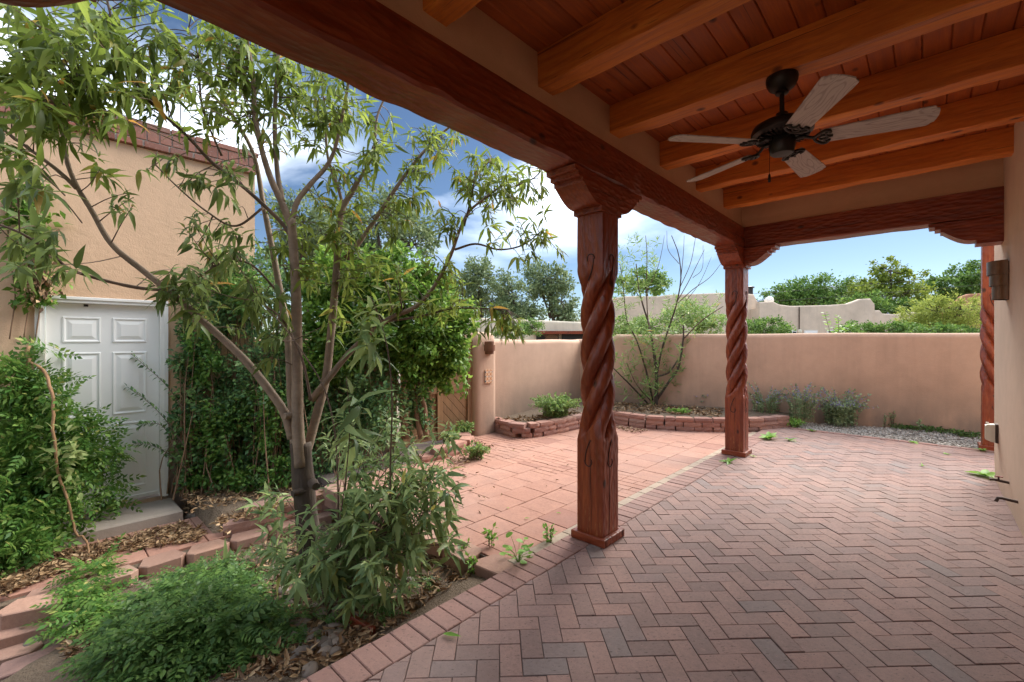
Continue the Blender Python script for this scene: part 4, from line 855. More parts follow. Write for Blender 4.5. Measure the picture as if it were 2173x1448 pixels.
clus = [(50, 110, 70, 80, 13, 2.25), (140, 60, 90, 60, 13, 2.35), (230, 110, 90, 80, 15, 2.45), (330, 80, 80, 70, 12, 2.55), (400, 150, 80, 80, 14, 2.7), (480, 110, 80, 60, 13, 2.8), (300, 190, 70, 50, 8, 2.55), (480, 220, 80, 60, 12, 2.85), (570, 170, 70, 60, 10, 2.95), (650, 190, 80, 60, 11, 3.0), (740, 240, 70, 50, 9, 3.1), (640, 280, 80, 50, 7, 3.05), (60, 220, 60, 50, 8, 2.3), (30, 300, 40, 50, 5, 2.2), (60, 380, 45, 30, 4, 2.2), (220, 250, 60, 30, 6, 2.45), (150, 170, 60, 40, 6, 2.4), (270, 420, 25, 20, 2, 2.6), (190, 330, 40, 50, 3, 2.5),
        (820, 300, 70, 50, 7, 3.25), (900, 340, 60, 50, 6, 3.3), (960, 300, 50, 40, 5, 3.4), (1000, 380, 60, 50, 6, 3.42), (1110, 400, 50, 40, 6, 3.5), (1050, 440, 50, 40, 5, 3.45), (1120, 500, 45, 45, 5, 3.5), (1050, 345, 30, 30, 3, 3.45), (930, 450, 50, 40, 4, 3.35), (960, 560, 40, 30, 3, 3.32), (1080, 690, 50, 30, 5, 3.35), (960, 650, 60, 40, 5, 3.25),
        (430, 370, 70, 50, 7, 2.8), (350, 350, 40, 30, 3, 2.85), (450, 470, 70, 60, 8, 2.85), (520, 560, 80, 60, 10, 2.85), (470, 620, 80, 50, 9, 2.7), (380, 610, 60, 40, 6, 2.65), (560, 650, 60, 50, 7, 2.75), (545, 720, 30, 40, 3, 2.72), (330, 640, 30, 20, 2, 2.6), (700, 460, 70, 60, 8, 3.1), (760, 560, 80, 60, 7, 3.15), (660, 560, 50, 60, 5, 3.0), (770, 650, 70, 40, 5, 3.1), (850, 560, 60, 40, 4, 3.2), (100, 520, 60, 40, 5, 2.45), (60, 560, 40, 30, 3, 2.4), (110, 560, 30, 30, 2, 2.45), (830, 460, 50, 40, 4, 3.25), (760, 380, 60, 40, 5, 3.15)]
PA, DA, LA, PBk, DBk, LBk = [], [], [], [], [], []; tw = MB()
for (u, v, ru, rv, n, d) in clus:
    for k in range(int(n*(2.4 if v < 300 and u < 520 else 3.0 if v < 300 or u > 640 else 1.6))):
        for _ in range(8):
            uu, vv = u+rng.normal(0, ru*.62), v+rng.normal(0, rv*.62); p = at(uu, vv, d+rng.normal(0, .16))
            if p[0] < -1.98: break
        j = np.argmin(((samp-p)**2).sum(1)); s_ = samp[j]; g = p-s_
        dist = np.linalg.norm(g)
        if dist > .55: s_ = p-g/dist*.55*rng.uniform(.5, 1); 
        mid = (s_+p)/2+np.array([0, 0, .04*rng.uniform(-.5, 1.5)]); tw.tube(smoothpath([s_, mid, p], 6), np.linspace(.0035, .0016, 6), 5, False)
        ax = unit(p-mid+rng.normal(0, .04, 3)+np.array([0, 0, .02])); nl = int(rng.integers(7, 14)); Ln = rng.uniform(.075, .115)*(1.2 if u < 250 else 1.0)
        P_, D_, L_ = rosette(p, ax, nl, Ln, (.35, 1.45), .45)
        low = v > 330 and u < 620
        (PBk if low else PA).extend(P_); (DBk if low else DA).extend(D_); (LBk if low else LA).extend(L_)
tag(tw.build('twigs', M['twig'], tree, None, True), kind='stuff')
split_leaves('lance', LANCE, PA, DA, LA, M['lf_tree'], tree, 200, .6)
split_leaves('lance2', LANCE2, PBk, DBk, LBk, M['lf_dark'], tree, 80, .5)
# ------------------------------------------------------------------ leafy shrub at the tree foot
SBs_ = gp(745, 1262, -.2); shr = thing('leafy_shrub', tuple(SBs_), 'bushy lance-leaved shrub spilling out at the foot of the patio tree', 'shrub')
sh = [(575, 1030, 2.75, 5), (610, 1190, 2.5, 9), (590, 1120, 2.6, 4), (690, 1200, 2.4, 11), (730, 1110, 2.5, 18), (800, 1150, 2.5, 18), (780, 1040, 2.6, 18), (860, 1060, 2.65, 18), (900, 1000, 2.8, 14), (930, 1080, 2.7, 12), (860, 970, 2.9, 12), (770, 975, 2.8, 6), (720, 1000, 2.8, 4), (830, 1210, 2.4, 9), (720, 930, 2.85, 3), (850, 900, 3.05, 4), (930, 905, 3.1, 4), (880, 1130, 2.55, 14), (640, 1240, 2.45, 5), (950, 1150, 2.6, 4), (760, 1230, 2.4, 6)]
PA, DA, LA = [], [], []; tw = MB()
for (u, v, d, n) in sh:
    for k in range(int(n*1.35)):
        for _ in range(8):
            p = at(u+rng.normal(0, 30), v+rng.normal(0, 28), d+rng.normal(0, .10))
            if p[0] < -2.0: break
        b = SBs_+np.array([rng.normal(0, .10), rng.normal(0, .10), 0]); mid = b*.45+p*.55+np.array([0, 0, .10])+rng.normal(0, .03, 3)
        if k % 2 == 0: tw.tube(smoothpath([b, mid, p], 8), np.linspace(.0045, .0018, 8), 5, False)
        ax = unit(unit(p-mid)+np.array([0, 0, .35])+rng.normal(0, .25, 3)); P_, D_, L_ = rosette(p, ax, int(rng.integers(8, 13)), rng.uniform(.072, .108), (.3, 1.4), .4)
        PA += P_; DA += D_; LA += L_
for pts, r in (([(715, 1200, 2.5), (718, 1080, 2.52), (712, 930, 2.55), (690, 830, 2.58), (650, 760, 2.6), (600, 690, 2.62), (560, 650, 2.64)], .006), ([(830, 1100, 2.6), (828, 1000, 2.62), (832, 850, 2.65), (822, 740, 2.68), (800, 660, 2.7), (785, 630, 2.7)], .006), ([(715, 1150, 2.45), (735, 1000, 2.48), (742, 900, 2.5), (735, 800, 2.52)], .004)):
    MB().tube(smoothpath([at(*p) for p in pts], 24), np.linspace(r, r*.5, 24), 7).build('stem', M['twig'], shr, None, True)
tag(tw.build('twigs', M['twig'], shr, None, True), kind='stuff')
for (u, v, d) in ((740, 830, 2.52), (725, 870, 2.5), (790, 640, 2.7), (770, 680, 2.7), (745, 900, 2.5), (780, 720, 2.68), (800, 700, 2.68)):
    P_, D_, L_ = rosette(at(u, v, d), (rng.normal(0, .3), rng.normal(0, .3), 1), 12, .15, (.4, 1.6), .5); PA += P_; DA += D_; LA += L_
split_leaves('lance', LANCE2, PA, DA, LA, M['lf_shrub'], shr, 240, .5)
# ------------------------------------------------------------------ volumes of foliage given by picture ellipses with their own depth
def mass(name, label, cat, base, blobs, tmpl, mat, L0, per, group=None, stems=None, stem_mat='drytwig', cs=.28, shell=.45, nclump=40, twig=0, floor_z=None, xmax=None):
    t = thing(name, tuple(base), label, cat, group); P, D = [], []
    for (u, v, d, ru, rv, rd, n) in blobs:
        c = at(u, v, d); a_, b_ = ru*d/F, rv*d/F; p, dr = clump_points((0, 0, 0), 1.0, int(n*per), nclump, cs, shell)
        p = p[:, :1]*a_*RV+p[:, 1:2]*rd*FV+p[:, 2:3]*b_*UV; P.append(c+p); D.append(dr)
    P = np.vstack(P); D = np.vstack(D)
    if floor_z is not None: k = P[:, 2] > floor_z; P, D = P[k], D[k]
    if xmax is not None: k = (P[:, 0] > xmax); P, D = P[k], D[k]
    leaves('foliage', tmpl, P, D, L0*rng.uniform(.65, 1.25, len(P)), M[mat], t, .9)
    if stems: stems(t)
    if twig:
        tw = MB(); ii = rng.integers(0, len(P), twig)
        for i in ii:
            b = np.array([P[i][0]+rng.normal(0, .1), P[i][1]+rng.normal(0, .1), base[2]]); tw.tube(smoothpath([b, (b+P[i])/2+rng.normal(0, .05, 3), P[i]], 6), np.linspace(.008, .003, 6), 5, False)
        tag(tw.build('stems', M[stem_mat], t, None, True), kind='stuff')
    return t, P
hb = np.array([-5.35, 1.55, -.14])
mass('hedge', 'dense dark green hedge growing against the outbuilding right of the white door', 'hedge', hb,
     [(430, 740, 4.75, 45, 90, .22, 1.3), (480, 640, 4.9, 70, 80, .25, 1.6), (570, 640, 5.1, 80, 90, .3, 1.8), (450, 880, 4.7, 65, 90, .25, 1.6), (560, 800, 4.9, 90, 110, .35, 2.2), (520, 950, 4.75, 80, 80, .3, 1.2), (640, 850, 5.0, 80, 120, .35, 2.0), (420, 980, 4.6, 35, 70, .18, .5), (400, 830, 4.62, 22, 70, .12, .5), (660, 960, 4.9, 70, 90, .3, 1.0), (720, 800, 5.2, 80, 130, .35, 1.6), (780, 900, 5.2, 80, 90, .3, 1.0)]+[(u_, v_, d_, 14+7*(i_ % 3), 22+8*(i_ % 2), .12, .09) for i_, (u_, v_, d_) in enumerate([(395, 700, 4.6), (410, 640, 4.65), (440, 585, 4.75), (480, 570, 4.8), (520, 555, 4.9), (560, 545, 5.0), (385, 770, 4.55), (380, 900, 4.5), (390, 960, 4.5), (400, 1030, 4.5), (470, 1040, 4.5), (540, 1040, 4.5)])],
     OVAL, 'lf_hedge', .055, 1500, twig=260, nclump=70, cs=.22, shell=.35, floor_z=-.1, xmax=-5.66)
hd = [o for o in bpy.data.objects if o.name == 'hedge'][0]
Pp, Dp = [], []
for (u, v, d_, ru, rv, n_) in ((450, 930, 4.55, 70, 90, 900), (560, 900, 4.65, 80, 100, 900), (520, 620, 4.7, 90, 50, 900), (640, 700, 4.85, 80, 80, 800), (430, 760, 4.55, 40, 90, 600), (430, 1010, 4.5, 40, 36, 420), (510, 1020, 4.5, 50, 34, 420), (590, 1000, 4.55, 50, 36, 420)):
    p, dr = clump_points((0, 0, 0), 1, n_, 26, .2, .3); p = at(u, v, d_)+p[:, :1]*ru*d_/F*RV+p[:, 1:2]*.12*FV+p[:, 2:3]*rv*d_/F*UV; k = p[:, 0] > -5.6; Pp.append(p[k]); Dp.append(dr[k])
leaves('young_foliage', OVAL, np.vstack(Pp), np.vstack(Dp), .05, M['lf_door'], hd, .9)
# arching sprays from the hedge across the door
sp_ = thing('hedge_sprays', tuple(at(365, 850, 4.55)*np.array([1, 1, 0])+np.array([0, 0, -.13])), 'three arching sprays of small leaves crossing the right side of the white door', 'branch'); P, D, Ls = [], [], []
for pts in ([(400, 880, 4.5), (350, 815, 4.45), (300, 770, 4.4), (252, 728, 4.36)], [(400, 960, 4.45), (350, 890, 4.42), (310, 850, 4.38), (270, 822, 4.34)], [(400, 1000, 4.4), (360, 965, 4.38), (320, 945, 4.35), (285, 942, 4.32)], [(400, 1010, 4.4), (350, 910, 4.4), (310, 900, 4.36), (295, 905, 4.34)]):
    S_ = smoothpath([at(*p) for p in pts], 22); MB().tube(S_, np.linspace(.004, .0015, 22), 5).build('twig', M['twig'], sp_, None, True); tg = unit(np.gradient(S_, axis=0))
    for k in range(4, 22):
        for s_ in (1, -1): P.append(S_[k]); D.append(tg[k]*.7+s_*np.array([0, .1, .75])+rng.normal(0, .15, 3)); Ls.append(rng.uniform(.035, .06))
split_leaves('oval', OVAL, P, D, Ls, M['lf_hedge'], sp_, len(P), .5)
def vine_stems(t):
    for pts in ([(905, 930, 5.6), (900, 860, 5.6), (885, 800, 5.65), (850, 740, 5.7)], [(890, 930, 5.55), (880, 850, 5.6), (870, 790, 5.6), (880, 720, 5.7)], [(860, 930, 5.5), (850, 840, 5.55), (830, 780, 5.6), (790, 720, 5.6)]):
        MB().tube(smoothpath([at(*p) for p in pts], 14)+rng.normal(0, .01, (14, 3)), np.linspace(.035, .018, 14), 8).build('stem', M['drytwig'], t, None, True)
mass('gate_vine', 'big bright green vine heaped over the wooden gate', 'vine', gp(890, 945, -.05),
     [(700, 600, 5.2, 60, 50, .4, .8), (800, 620, 5.4, 75, 55, .45, 1.3), (880, 640, 5.6, 70, 50, .45, 1.3), (780, 690, 5.3, 80, 55, .4, 1.5), (890, 705, 5.6, 75, 45, .4, 1.4), (950, 690, 5.9, 45, 45, .35, .9), (935, 745, 5.8, 45, 40, .25, .9), (860, 760, 5.55, 65, 40, .3, .9), (968, 725, 5.95, 28, 50, .2, .6), (700, 680, 5.1, 60, 60, .35, .9), (985, 790, 6.0, 10, 50, .1, .07), (945, 800, 5.85, 22, 34, .12, .2), (915, 790, 5.8, 26, 30, .15, .35), (850, 580, 5.6, 55, 28, .35, .35), (780, 585, 5.4, 55, 30, .35, .35), (920, 610, 5.8, 45, 35, .3, .6), (700, 760, 5.0, 60, 60, .25, .8)]+[(u_, v_, d_, 14+8*(i_ % 3), 20+9*(i_ % 2), .14, .10) for i_, (u_, v_, d_) in enumerate([(690, 545, 5.2), (735, 555, 5.3), (770, 540, 5.4), (815, 555, 5.4), (845, 535, 5.5), (885, 560, 5.6), (905, 580, 5.7), (950, 625, 5.8), (985, 650, 5.95), (1000, 690, 6.0), (930, 790, 5.8), (895, 810, 5.6), (870, 800, 5.5), (640, 590, 5.1), (665, 630, 5.0), (975, 765, 5.9)])],
     OVAL, 'lf_vine', .075, 1500, stems=vine_stems, nclump=60, cs=.25, shell=.4)
mass('ivy_curtain', 'fine hanging ivy curtain between hedge and gate', 'vine', gp(840, 960, -.05), [(890, 860, 5.65, 28, 70, .15, .9), (800, 850, 5.3, 60, 100, .3, 1.2), (760, 760, 5.2, 60, 80, .3, .9)], OVAL, 'lf_hedge', .06, 1300, nclump=50, cs=.25, floor_z=-.02)
# vine by the door
dvb = gp(120, 1150, -.3)
def door_stems(t):
    S_ = smoothpath([onX(*p) for p in [(60, 735, -5.6), (62, 770, -5.5), (95, 790, -5.35), (112, 850, -5.22), (114, 920, -5.18), (122, 1000, -5.12), (145, 1070, -5.06), (160, 1130, -5.0), (182, 1145, -4.95), (188, 1190, -4.85)]], 40)
    MB().tube(S_+rng.normal(0, .004, (40, 3)), np.linspace(.013, .007, 40), 8).build('runner', M['runner'], t, None, True)
    MB().tube(smoothpath([onX(*p) for p in [(62, 760, -5.5), (56, 800, -5.5), (60, 850, -5.5)]], 8), .014, 8).build('dead_stem', M['runner'], t, None, True)
mass('door_vine', 'green pinnate-leaved vine with a bare orange runner covering the left of the door', 'vine', dvb,
     [(u_, v_, xd_/abs(ray(u_, v_)[0]), a1, a2, a3, n_) for u_, v_, xd_, a1, a2, a3, n_ in [(30, 820, 5.5, 50, 50, .12, .6), (100, 840, 5.5, 50, 45, .1, .45), (50, 920, 5.45, 60, 60, .15, .9), (20, 1020, 5.35, 50, 70, .2, .9), (70, 1010, 5.4, 55, 60, .15, .8), (40, 1110, 5.15, 45, 55, .2, .7), (150, 920, 5.45, 50, 50, .12, .6), (130, 1000, 5.35, 45, 55, .12, .6), (215, 955, 5.5, 26, 40, .08, .3), (228, 1040, 5.5, 14, 40, .06, .16), (15, 1180, 4.95, 35, 40, .2, .5), (100, 745, 5.55, 16, 14, .04, .04), (150, 1080, 5.2, 30, 25, .1, .15)]],
     PIN, 'lf_door', .16, 330, stems=door_stems, nclump=40, cs=.3, shell=.3, floor_z=-.33, xmax=-5.62)
dv2 = [o for o in bpy.data.objects if o.name == 'door_vine'][0]
Pp, Dp = clump_points((0, 0, 0), 1, 130, 30); c = onX(125, 990, -5.12); Pp = c+Pp[:, :1]*.16*RV+Pp[:, 1:2]*.06*FV+Pp[:, 2:3]*.42*UV; leaves('pale_leaves', BROAD, Pp, Dp, .075, M['lf_pale'], dv2, .9)
wv = thing('wall_creeper', tuple(at(80, 640, 4.25)), 'thin creeper with a dry brown leaf bunch on the outbuilding wall above the door', 'creeper'); P, D = [], []
for _ in range(750):
    v = rng.uniform(390, 650); P.append(onX(rng.normal(58+.08*(v-400), 24), v, -5.66+rng.uniform(0, .06))); D.append(rng.normal(0, 1, 3)+np.array([.3, 0, -.2]))
leaves('leaves', OVAL, P, D, rng.uniform(.04, .095, len(P)), M['lf_vine'], wv, .8); P, D = [], []
for _ in range(420): P.append(onX(rng.normal(85, 17), rng.normal(575, 32), -5.63+rng.uniform(0, .09))); D.append(rng.normal(0, .5, 3)+np.array([.2, 0, -1]))
leaves('dry_leaves', OVAL, P, D, rng.uniform(.03, .065, len(P)), M['litter'], wv, .8)
for u0 in (50, 75, 20): MB().tube(smoothpath([onX(u0, 720, -5.67), onX(u0+12, 620, -5.67), onX(u0-4, 520, -5.67), onX(u0+6, 410, -5.67)], 14), .005, 5).build('stem', M['drytwig'], wv, None, True)
# ------------------------------------------------------------------ ground cover in the bed
def cover(name, label, spots, n, L0, mat, tmpl, nobj, hgt):
    P, D = [], []
    for (u, v, ru, rv, wgt, hz) in spots:
        c0 = gp(u, v, -.28); k = int(n*wgt)
        for _ in range(k):
            a_ = rng.normal(0, 1, 2); a_ = a_/max(1, np.linalg.norm(a_)/1.6); g = gp(u+a_[0]*ru*.6, min(v+a_[1]*rv*.6, 1600), -.28); r2 = min(1, np.linalg.norm(a_)/1.6); z = float(bedz(g[0], g[1]))+.03+hz*(1-r2**2)*rng.uniform(.45, 1.05)
            if g[0] > XO-.05: continue
            P.append((g[0], g[1], z)); D.append(np.array([a_[0]*RV[0]-a_[1]*FV[0]*1.0, a_[0]*RV[1]-a_[1]*FV[1], 0])*.8+rng.normal(0, .55, 3)*np.array([1, 1, .3])+np.array([0, 0, .18]))
    P = np.array(P); t = thing(name, (P[:, 0].mean(), P[:, 1].mean(), -.3), label, 'ground cover'); split_leaves('pin5'+name, tmpl, P, D, L0*rng.uniform(.7, 1.25, len(P)), M[mat], t, nobj, .35); return t
cover('ground_cover', 'large mound of dark green pinnate foliage filling the front of the bed', [(390, 1330, 140, 65, 1, .17), (450, 1400, 140, 60, .8, .14), (340, 1430, 125, 60, .6, .15), (470, 1265, 80, 35, .25, .10), (430, 1215, 60, 18, .12, .06)], 560, .155, 'lf_cover', PIN5, 260, .2)
cover('ground_cover', 'smaller bright green pinnate clump spilling over the tan edging blocks', [(185, 1235, 38, 40, .8, .20), (170, 1290, 36, 32, .5, .14), (230, 1190, 36, 15, .2, .10), (225, 1290, 26, 36, .2, .06)], 150, .16, 'lf_door', PIN5, 120, .2)
cover('ground_cover', 'low green weeds along the brick border beside the bed', [(790, 1370, 35, 25, .6, .06), (640, 1390, 60, 40, .7, .06), (860, 1300, 40, 20, .2, .03), (540, 1190, 50, 20, .4, .05)], 60, .10, 'lf_cover', PIN5, 40, .1)
ir = [(488, 1205, 2.95), (575, 1190, 2.9), (600, 1195, 2.9)]
for k, (u, v, d) in enumerate(ir):
    b = gp(u, v, -.33); t = thing('iris_shoot', tuple(b), ['small clump of upright sword leaves beside the tan edging blocks', 'upright sword-leaf clump left of the tree trunk', 'upright sword-leaf clump touching the tree trunk'][k], 'plant'); leaf_objs('iris', NARROW, [b+np.array([rng.normal(0, .02), rng.normal(0, .02), 0]) for _ in range(7)], [(rng.normal(0, .28), rng.normal(0, .28), 1) for _ in range(7)], rng.uniform(.13, .24, 7), M['lf_shrub'], t)
# dry leaf litter
def litter(name, label, polys, n, L0, zf, parent=None):
    P = []
    for poly, wgt in polys:
        poly = np.array(poly); k = int(n*wgt); lo, hi = poly.min(0), poly.max(0); q = []
        while len(q) < k:
            u, v = rng.uniform(lo[0], hi[0], 4*k), rng.uniform(lo[1], hi[1], 4*k); m = in_poly(u, v, poly); q += list(zip(u[m], v[m]))
        for u, v in q[:k]:
            g = gp(u, v, -.25); 
            for _ in range(3): g = gp(u, v, zf(g[0], g[1]))
            P.append(g+np.array([0, 0, rng.uniform(.004, .022)]))
    P = np.array(P); D = rng.normal(size=(len(P), 3))*np.array([1, 1, .22]); o = link(name, cloud_mesh(name, lance_tmpl(.34, -.25, .7), P, D, L0*rng.uniform(.5, 1.2, len(P)), M['litter'], .9)); return tag(o, label, 'leaf litter', None, 'stuff')
litter('leaf_litter', 'brown dry leaves strewn over the garden bed and walk', [([(0, 1200), (190, 1160), (390, 1110), (440, 1130), (420, 1150), (250, 1175), (120, 1220), (0, 1270)], 1.1), ([(560, 1100), (700, 1090), (960, 1170), (1040, 1210), (880, 1300), (740, 1400), (600, 1448), (480, 1448), (560, 1250), (470, 1190)], 1.5), ([(130, 1330), (230, 1310), (200, 1400), (140, 1400)], .15), ([(430, 1110), (700, 1040), (720, 1070), (480, 1140)], .3), ([(385, 1055), (440, 1030), (640, 990), (700, 1030), (450, 1080), (400, 1095)], .45)], 2600, .052, lambda x_, y_: -.298 if (-5.25 < x_ < -4.33 and -.6 < y_ < 1.1) else float(bedz(x_, y_)))
litter('leaf_litter', 'dry leaves drifted on the patio beside the weedy block edging', [([(945, 960), (1010, 935), (1050, 950), (1000, 985), (955, 1000)], 1.0), ([(1305, 905), (1380, 915), (1350, 920), (1310, 912)], .4), ([(930, 990), (1000, 1000), (980, 1060), (930, 1090)], .08), ([(980, 930), (1500, 950), (1300, 1010), (1000, 1100)], .10)], 330, .05, lambda x_, y_: PZ+.002)
litter('leaf_litter', 'dry leaf mulch on the raised bed under the small bare tree', [([(1300, 855), (1400, 862), (1530, 870), (1530, 884), (1300, 876)], 1.0), ([(1050, 892), (1130, 886), (1228, 872), (1228, 880), (1120, 896)], .3)], 1100, .07, lambda x_, y_: PZ+.19)
# river stones
def pebble(seed):
    r = np.random.default_rng(seed); mb = MB(); rings = []; ph = r.uniform(0, 6, 4)
    for th in np.linspace(.12, math.pi-.12, 7): rings.append([(math.sin(th)*math.cos(a_)*(1+.10*math.sin(2*a_+ph[0])), math.sin(th)*math.sin(a_)*.72*(1+.08*math.sin(3*a_+ph[1])), math.cos(th)*.48) for a_ in np.linspace(0, 2*math.pi, 12, endpoint=False)][::-1])
    return mb.loft(rings).mesh('river_stone', M['stone'], smooth=True)
PBm = [pebble(s) for s in range(6)]
st_ = []
for _ in range(56):
    st_.append((rng.normal(672, 46), rng.normal(1335, 40), rng.uniform(.026, .055)))
for u, v, r in st_:
    g = gp(u, v, -.2)
    for _ in range(3): g = gp(u, v, float(bedz(g[0], g[1])))
    o = link('river_stone', random.choice(PBm), None, (g[0], g[1], g[2]+r*.2)); o.scale = (r, r, r); o.rotation_euler = (rng.normal(0, .2), rng.normal(0, .2), rng.uniform(0, 6)); tag(o, 'rounded brown river stone in the pebble patch below the tree trunk', 'stone', 'river stones below the trunk')
for u, v, r, lab in ((802, 1275, .055, 'grey oval stone standing in soil below the leafy shrub'), (870, 1238, .042, 'tan oval stone lying on bare soil beside the leafy shrub'), (415, 1105, .11, 'large pale stone at the end of the concrete step'), (70, 1370, .06, 'long flat tan stone lying by the pink paver'), (150, 1335, .055, 'flat grey stone half buried beside the bright clump'), (580, 1213, .05, 'brown stone left of the trunk in dry leaves'), (625, 1207, .05, 'greyish stone touching the left of the trunk')):
    g = gp(u, v, -.25)
    for _ in range(3): g = gp(u, v, float(bedz(g[0], g[1])))
    o = link('river_stone', random.choice(PBm), None, (g[0], g[1], g[2]+r*.3)); o.scale = (r, r, r*1.2); o.rotation_euler = (rng.normal(0, .15), rng.normal(0, .15), rng.uniform(0, 6)); tag(o, lab, 'stone', 'single garden stones')
g = gp(152, 1353, -.38); ob_ = MB().loft([[(.035*math.cos(a_+s_)*q, .03*math.sin(a_+s_)*q, z) for a_ in np.linspace(0, 2*math.pi, 7, endpoint=False)] for q, z, s_ in ((.7, 0, 0), (1, .02, .3), (.8, .04, .1), (.3, .052, .5))]).build('black_stone', M['obsid']); ob_.location = tuple(g); tag(ob_, 'shiny black glassy rock lying in dry leaves, lower left', 'stone')
bd_ = MB().bbox((-.11, -.012, 0), (.11, .012, .10), .003).build('edging_board', M['red_x']); g = gp(760, 1325, -.1); bd_.location = (g[0], g[1], -.17); bd_.rotation_euler = (0, .12, .25); tag(bd_, 'short dark red edging board poking from soil near the brick border', 'board')
# gravel strip along the far wall
n = 5200; X_ = rng.uniform(-1.6, .9, n); Y_ = 8.37+rng.random(n)*(fw(X_)-8.42); m = Y_ < fw(X_)-.02; X_, Y_ = X_[m], Y_[m]; r = rng.uniform(.008, .022, len(X_))
octv = np.array([(1, 0, 0), (0, 1, 0), (-1, 0, 0), (0, -1, 0), (0, 0, .7), (0, 0, -.7)]); octf = np.array([(0, 1, 4), (1, 2, 4), (2, 3, 4), (3, 0, 4), (1, 0, 5), (2, 1, 5), (3, 2, 5), (0, 3, 5)])
V = np.stack([X_, Y_, -.02+r*.5], -1)[:, None]+r[:, None, None]*octv[None]*rng.uniform(.6, 1.3, (len(X_), 6, 1)); tag(link('gravel_strip', npmesh('gravel_strip', V.reshape(-1, 3), [(octf[None]+(np.arange(len(X_))*6)[:, None, None]).reshape(-1, 3)], M['gravel'])), 'pale gravel strip between brick floor and back wall', 'gravel', None, 'stuff')
structure('gravel_bed', MB().prism([(-1.72, 8.36), (1.5, 8.36), (3, fw(3)), (-1.72, fw(-1.72))], -.3, -.03), m_plain('gravel_base', (.33, .29, .25), .95, 0, .3, .5, 120))
# ------------------------------------------------------------------ plants in the raised bed and against the back wall
def small_plant(name, label, b, n, hgt, wid, tmpl, tk, mat, L0, nobj=0, group=None, per=9, flower=None, cat='plant', lean=(0, 0), stem='twig'):
    t = thing(name, tuple(b), label, cat, group); P, D, Ls = [], [], []; tw = MB(); FP, FD = [], []
    for k in range(n):
        a_ = rng.uniform(0, 6.28); sp2 = rng.uniform(.15, 1)**.7; tip = b+np.array([math.cos(a_)*wid*sp2+lean[0], math.sin(a_)*wid*sp2+lean[1], hgt*rng.uniform(.55, 1)*(1-.35*sp2)]); mid = (b+tip)/2+np.array([0, 0, hgt*.12]); S_ = smoothpath([b+np.array([math.cos(a_)*wid*sp2*.45, math.sin(a_)*wid*sp2*.45, 0]), mid, tip], 10); tw.tube(S_[::3], [.003, .0025, .002, .0015], 4, False); tg = unit(np.gradient(S_, axis=0))
        for q in range(per):
            i = int(rng.integers(1, 10)); 
            if flower and i > 5 and rng.random() < .6: FP.append(S_[i]+rng.normal(0, .006, 3)); FD.append(rng.normal(0, 1, 3)); continue
            P.append(S_[i]); D.append(tg[i]*.5+rng.normal(0, .7, 3)); Ls.append(L0*rng.uniform(.6, 1.2))
    tag(tw.build('stems', M[stem], t, None, True), kind='stuff')
    if nobj: split_leaves(tk, tmpl, P, D, Ls, M[mat], t, nobj, .6)
    else: leaves('foliage', tmpl, P, D, Ls, M[mat], t, .8)
    if FP: leaves('flowers', OVAL, FP, FD, .022, M[flower], t, .8)
    return t
bz = PZ+.18
small_plant('bed_bush', 'feathery green bush in the raised bed below the gate-side wall', gp(1178, 886, bz), 150, .46, .45, OVAL, 'o', 'lf_bushy', .042, per=34)
for u, v, h_, w_, lab in ((1625, 885, .62, .42, 'purple-flowered sage right behind the second post'), (1560, 872, .50, .3, 'purple sage partly behind the second post'), (1700, 893, .66, .34, 'tall purple sage reaching out toward the middle of the back wall'), (1490, 872, .4, .26, 'sage in the raised bed right of the small bare tree')):
    small_plant('sage_plant', lab, gp(u, v, .06), 46, h_*1.2, w_*1.2, OVAL, 'o', 'lf_salvia', .042, per=40, stem='lf_salvia', flower='fl_salvia', group='sages along the back wall')
small_plant('sage_plant', 'wide grey-green sage bush at the foot of the back wall', gp(1785, 903, 0), 75, .75, .5, OVAL, 'o', 'lf_salvia', .05, per=46, stem='lf_salvia', flower='fl_salvia', group='sages along the back wall')
small_plant('weed_tuft', 'yellow-green tuft at the right end of the block wall', gp(1685, 906, 0), 40, .16, .16, NARROW, 'n', 'lf_weed', .07, per=10)
small_plant('weed_bush', 'green weeds growing before the gate on the patio edge', gp(985, 935, PZ), 40, .34, .2, OVAL, 'o', 'lf_bushy', .045, per=18)
small_plant('weed_bush', 'small leafy weed on the block edging near the gate', gp(1010, 975, PZ), 36, .24, .17, OVAL, 'o', 'lf_bushy', .04, per=18)
small_plant('weed_bush', 'upright weed left of the gate weeds', gp(955, 950, PZ), 36, .3, .17, OVAL, 'o', 'lf_bushy', .045, per=18)
small_plant('weed_bush', 'green weeds at the foot of the small bare tree', gp(1440, 878, bz), 40, .12, .22, OVAL, 'o', 'lf_weed', .04, per=12)
for u, v, h_, lab in ((1875, 908, .3, 'thin weed against the middle of the back wall'), (1893, 907, .38, 'taller thin weed against the back wall'), (1950, 912, .2, 'short thin weed against the back wall near gravel')): small_plant('thin_weed', lab, gp(u, v, 0), 5, h_, .05, OVAL, 'o', 'lf_salvia', .035, per=14, group='thin weeds along the back wall')
for u, v, w_, lab in ((1985, 915, .3, 'low green mat on the gravel near the wall centre'), (2050, 925, .26, 'low green mat on the gravel near the third post'), (1920, 910, .25, 'low green mat at the wall foot left of the gravel')): small_plant('creeping_weed', lab, gp(u, v, 0), 46, .07, w_, OVAL, 'o', 'lf_cover', .04, per=10, group='creeping weeds on the gravel')
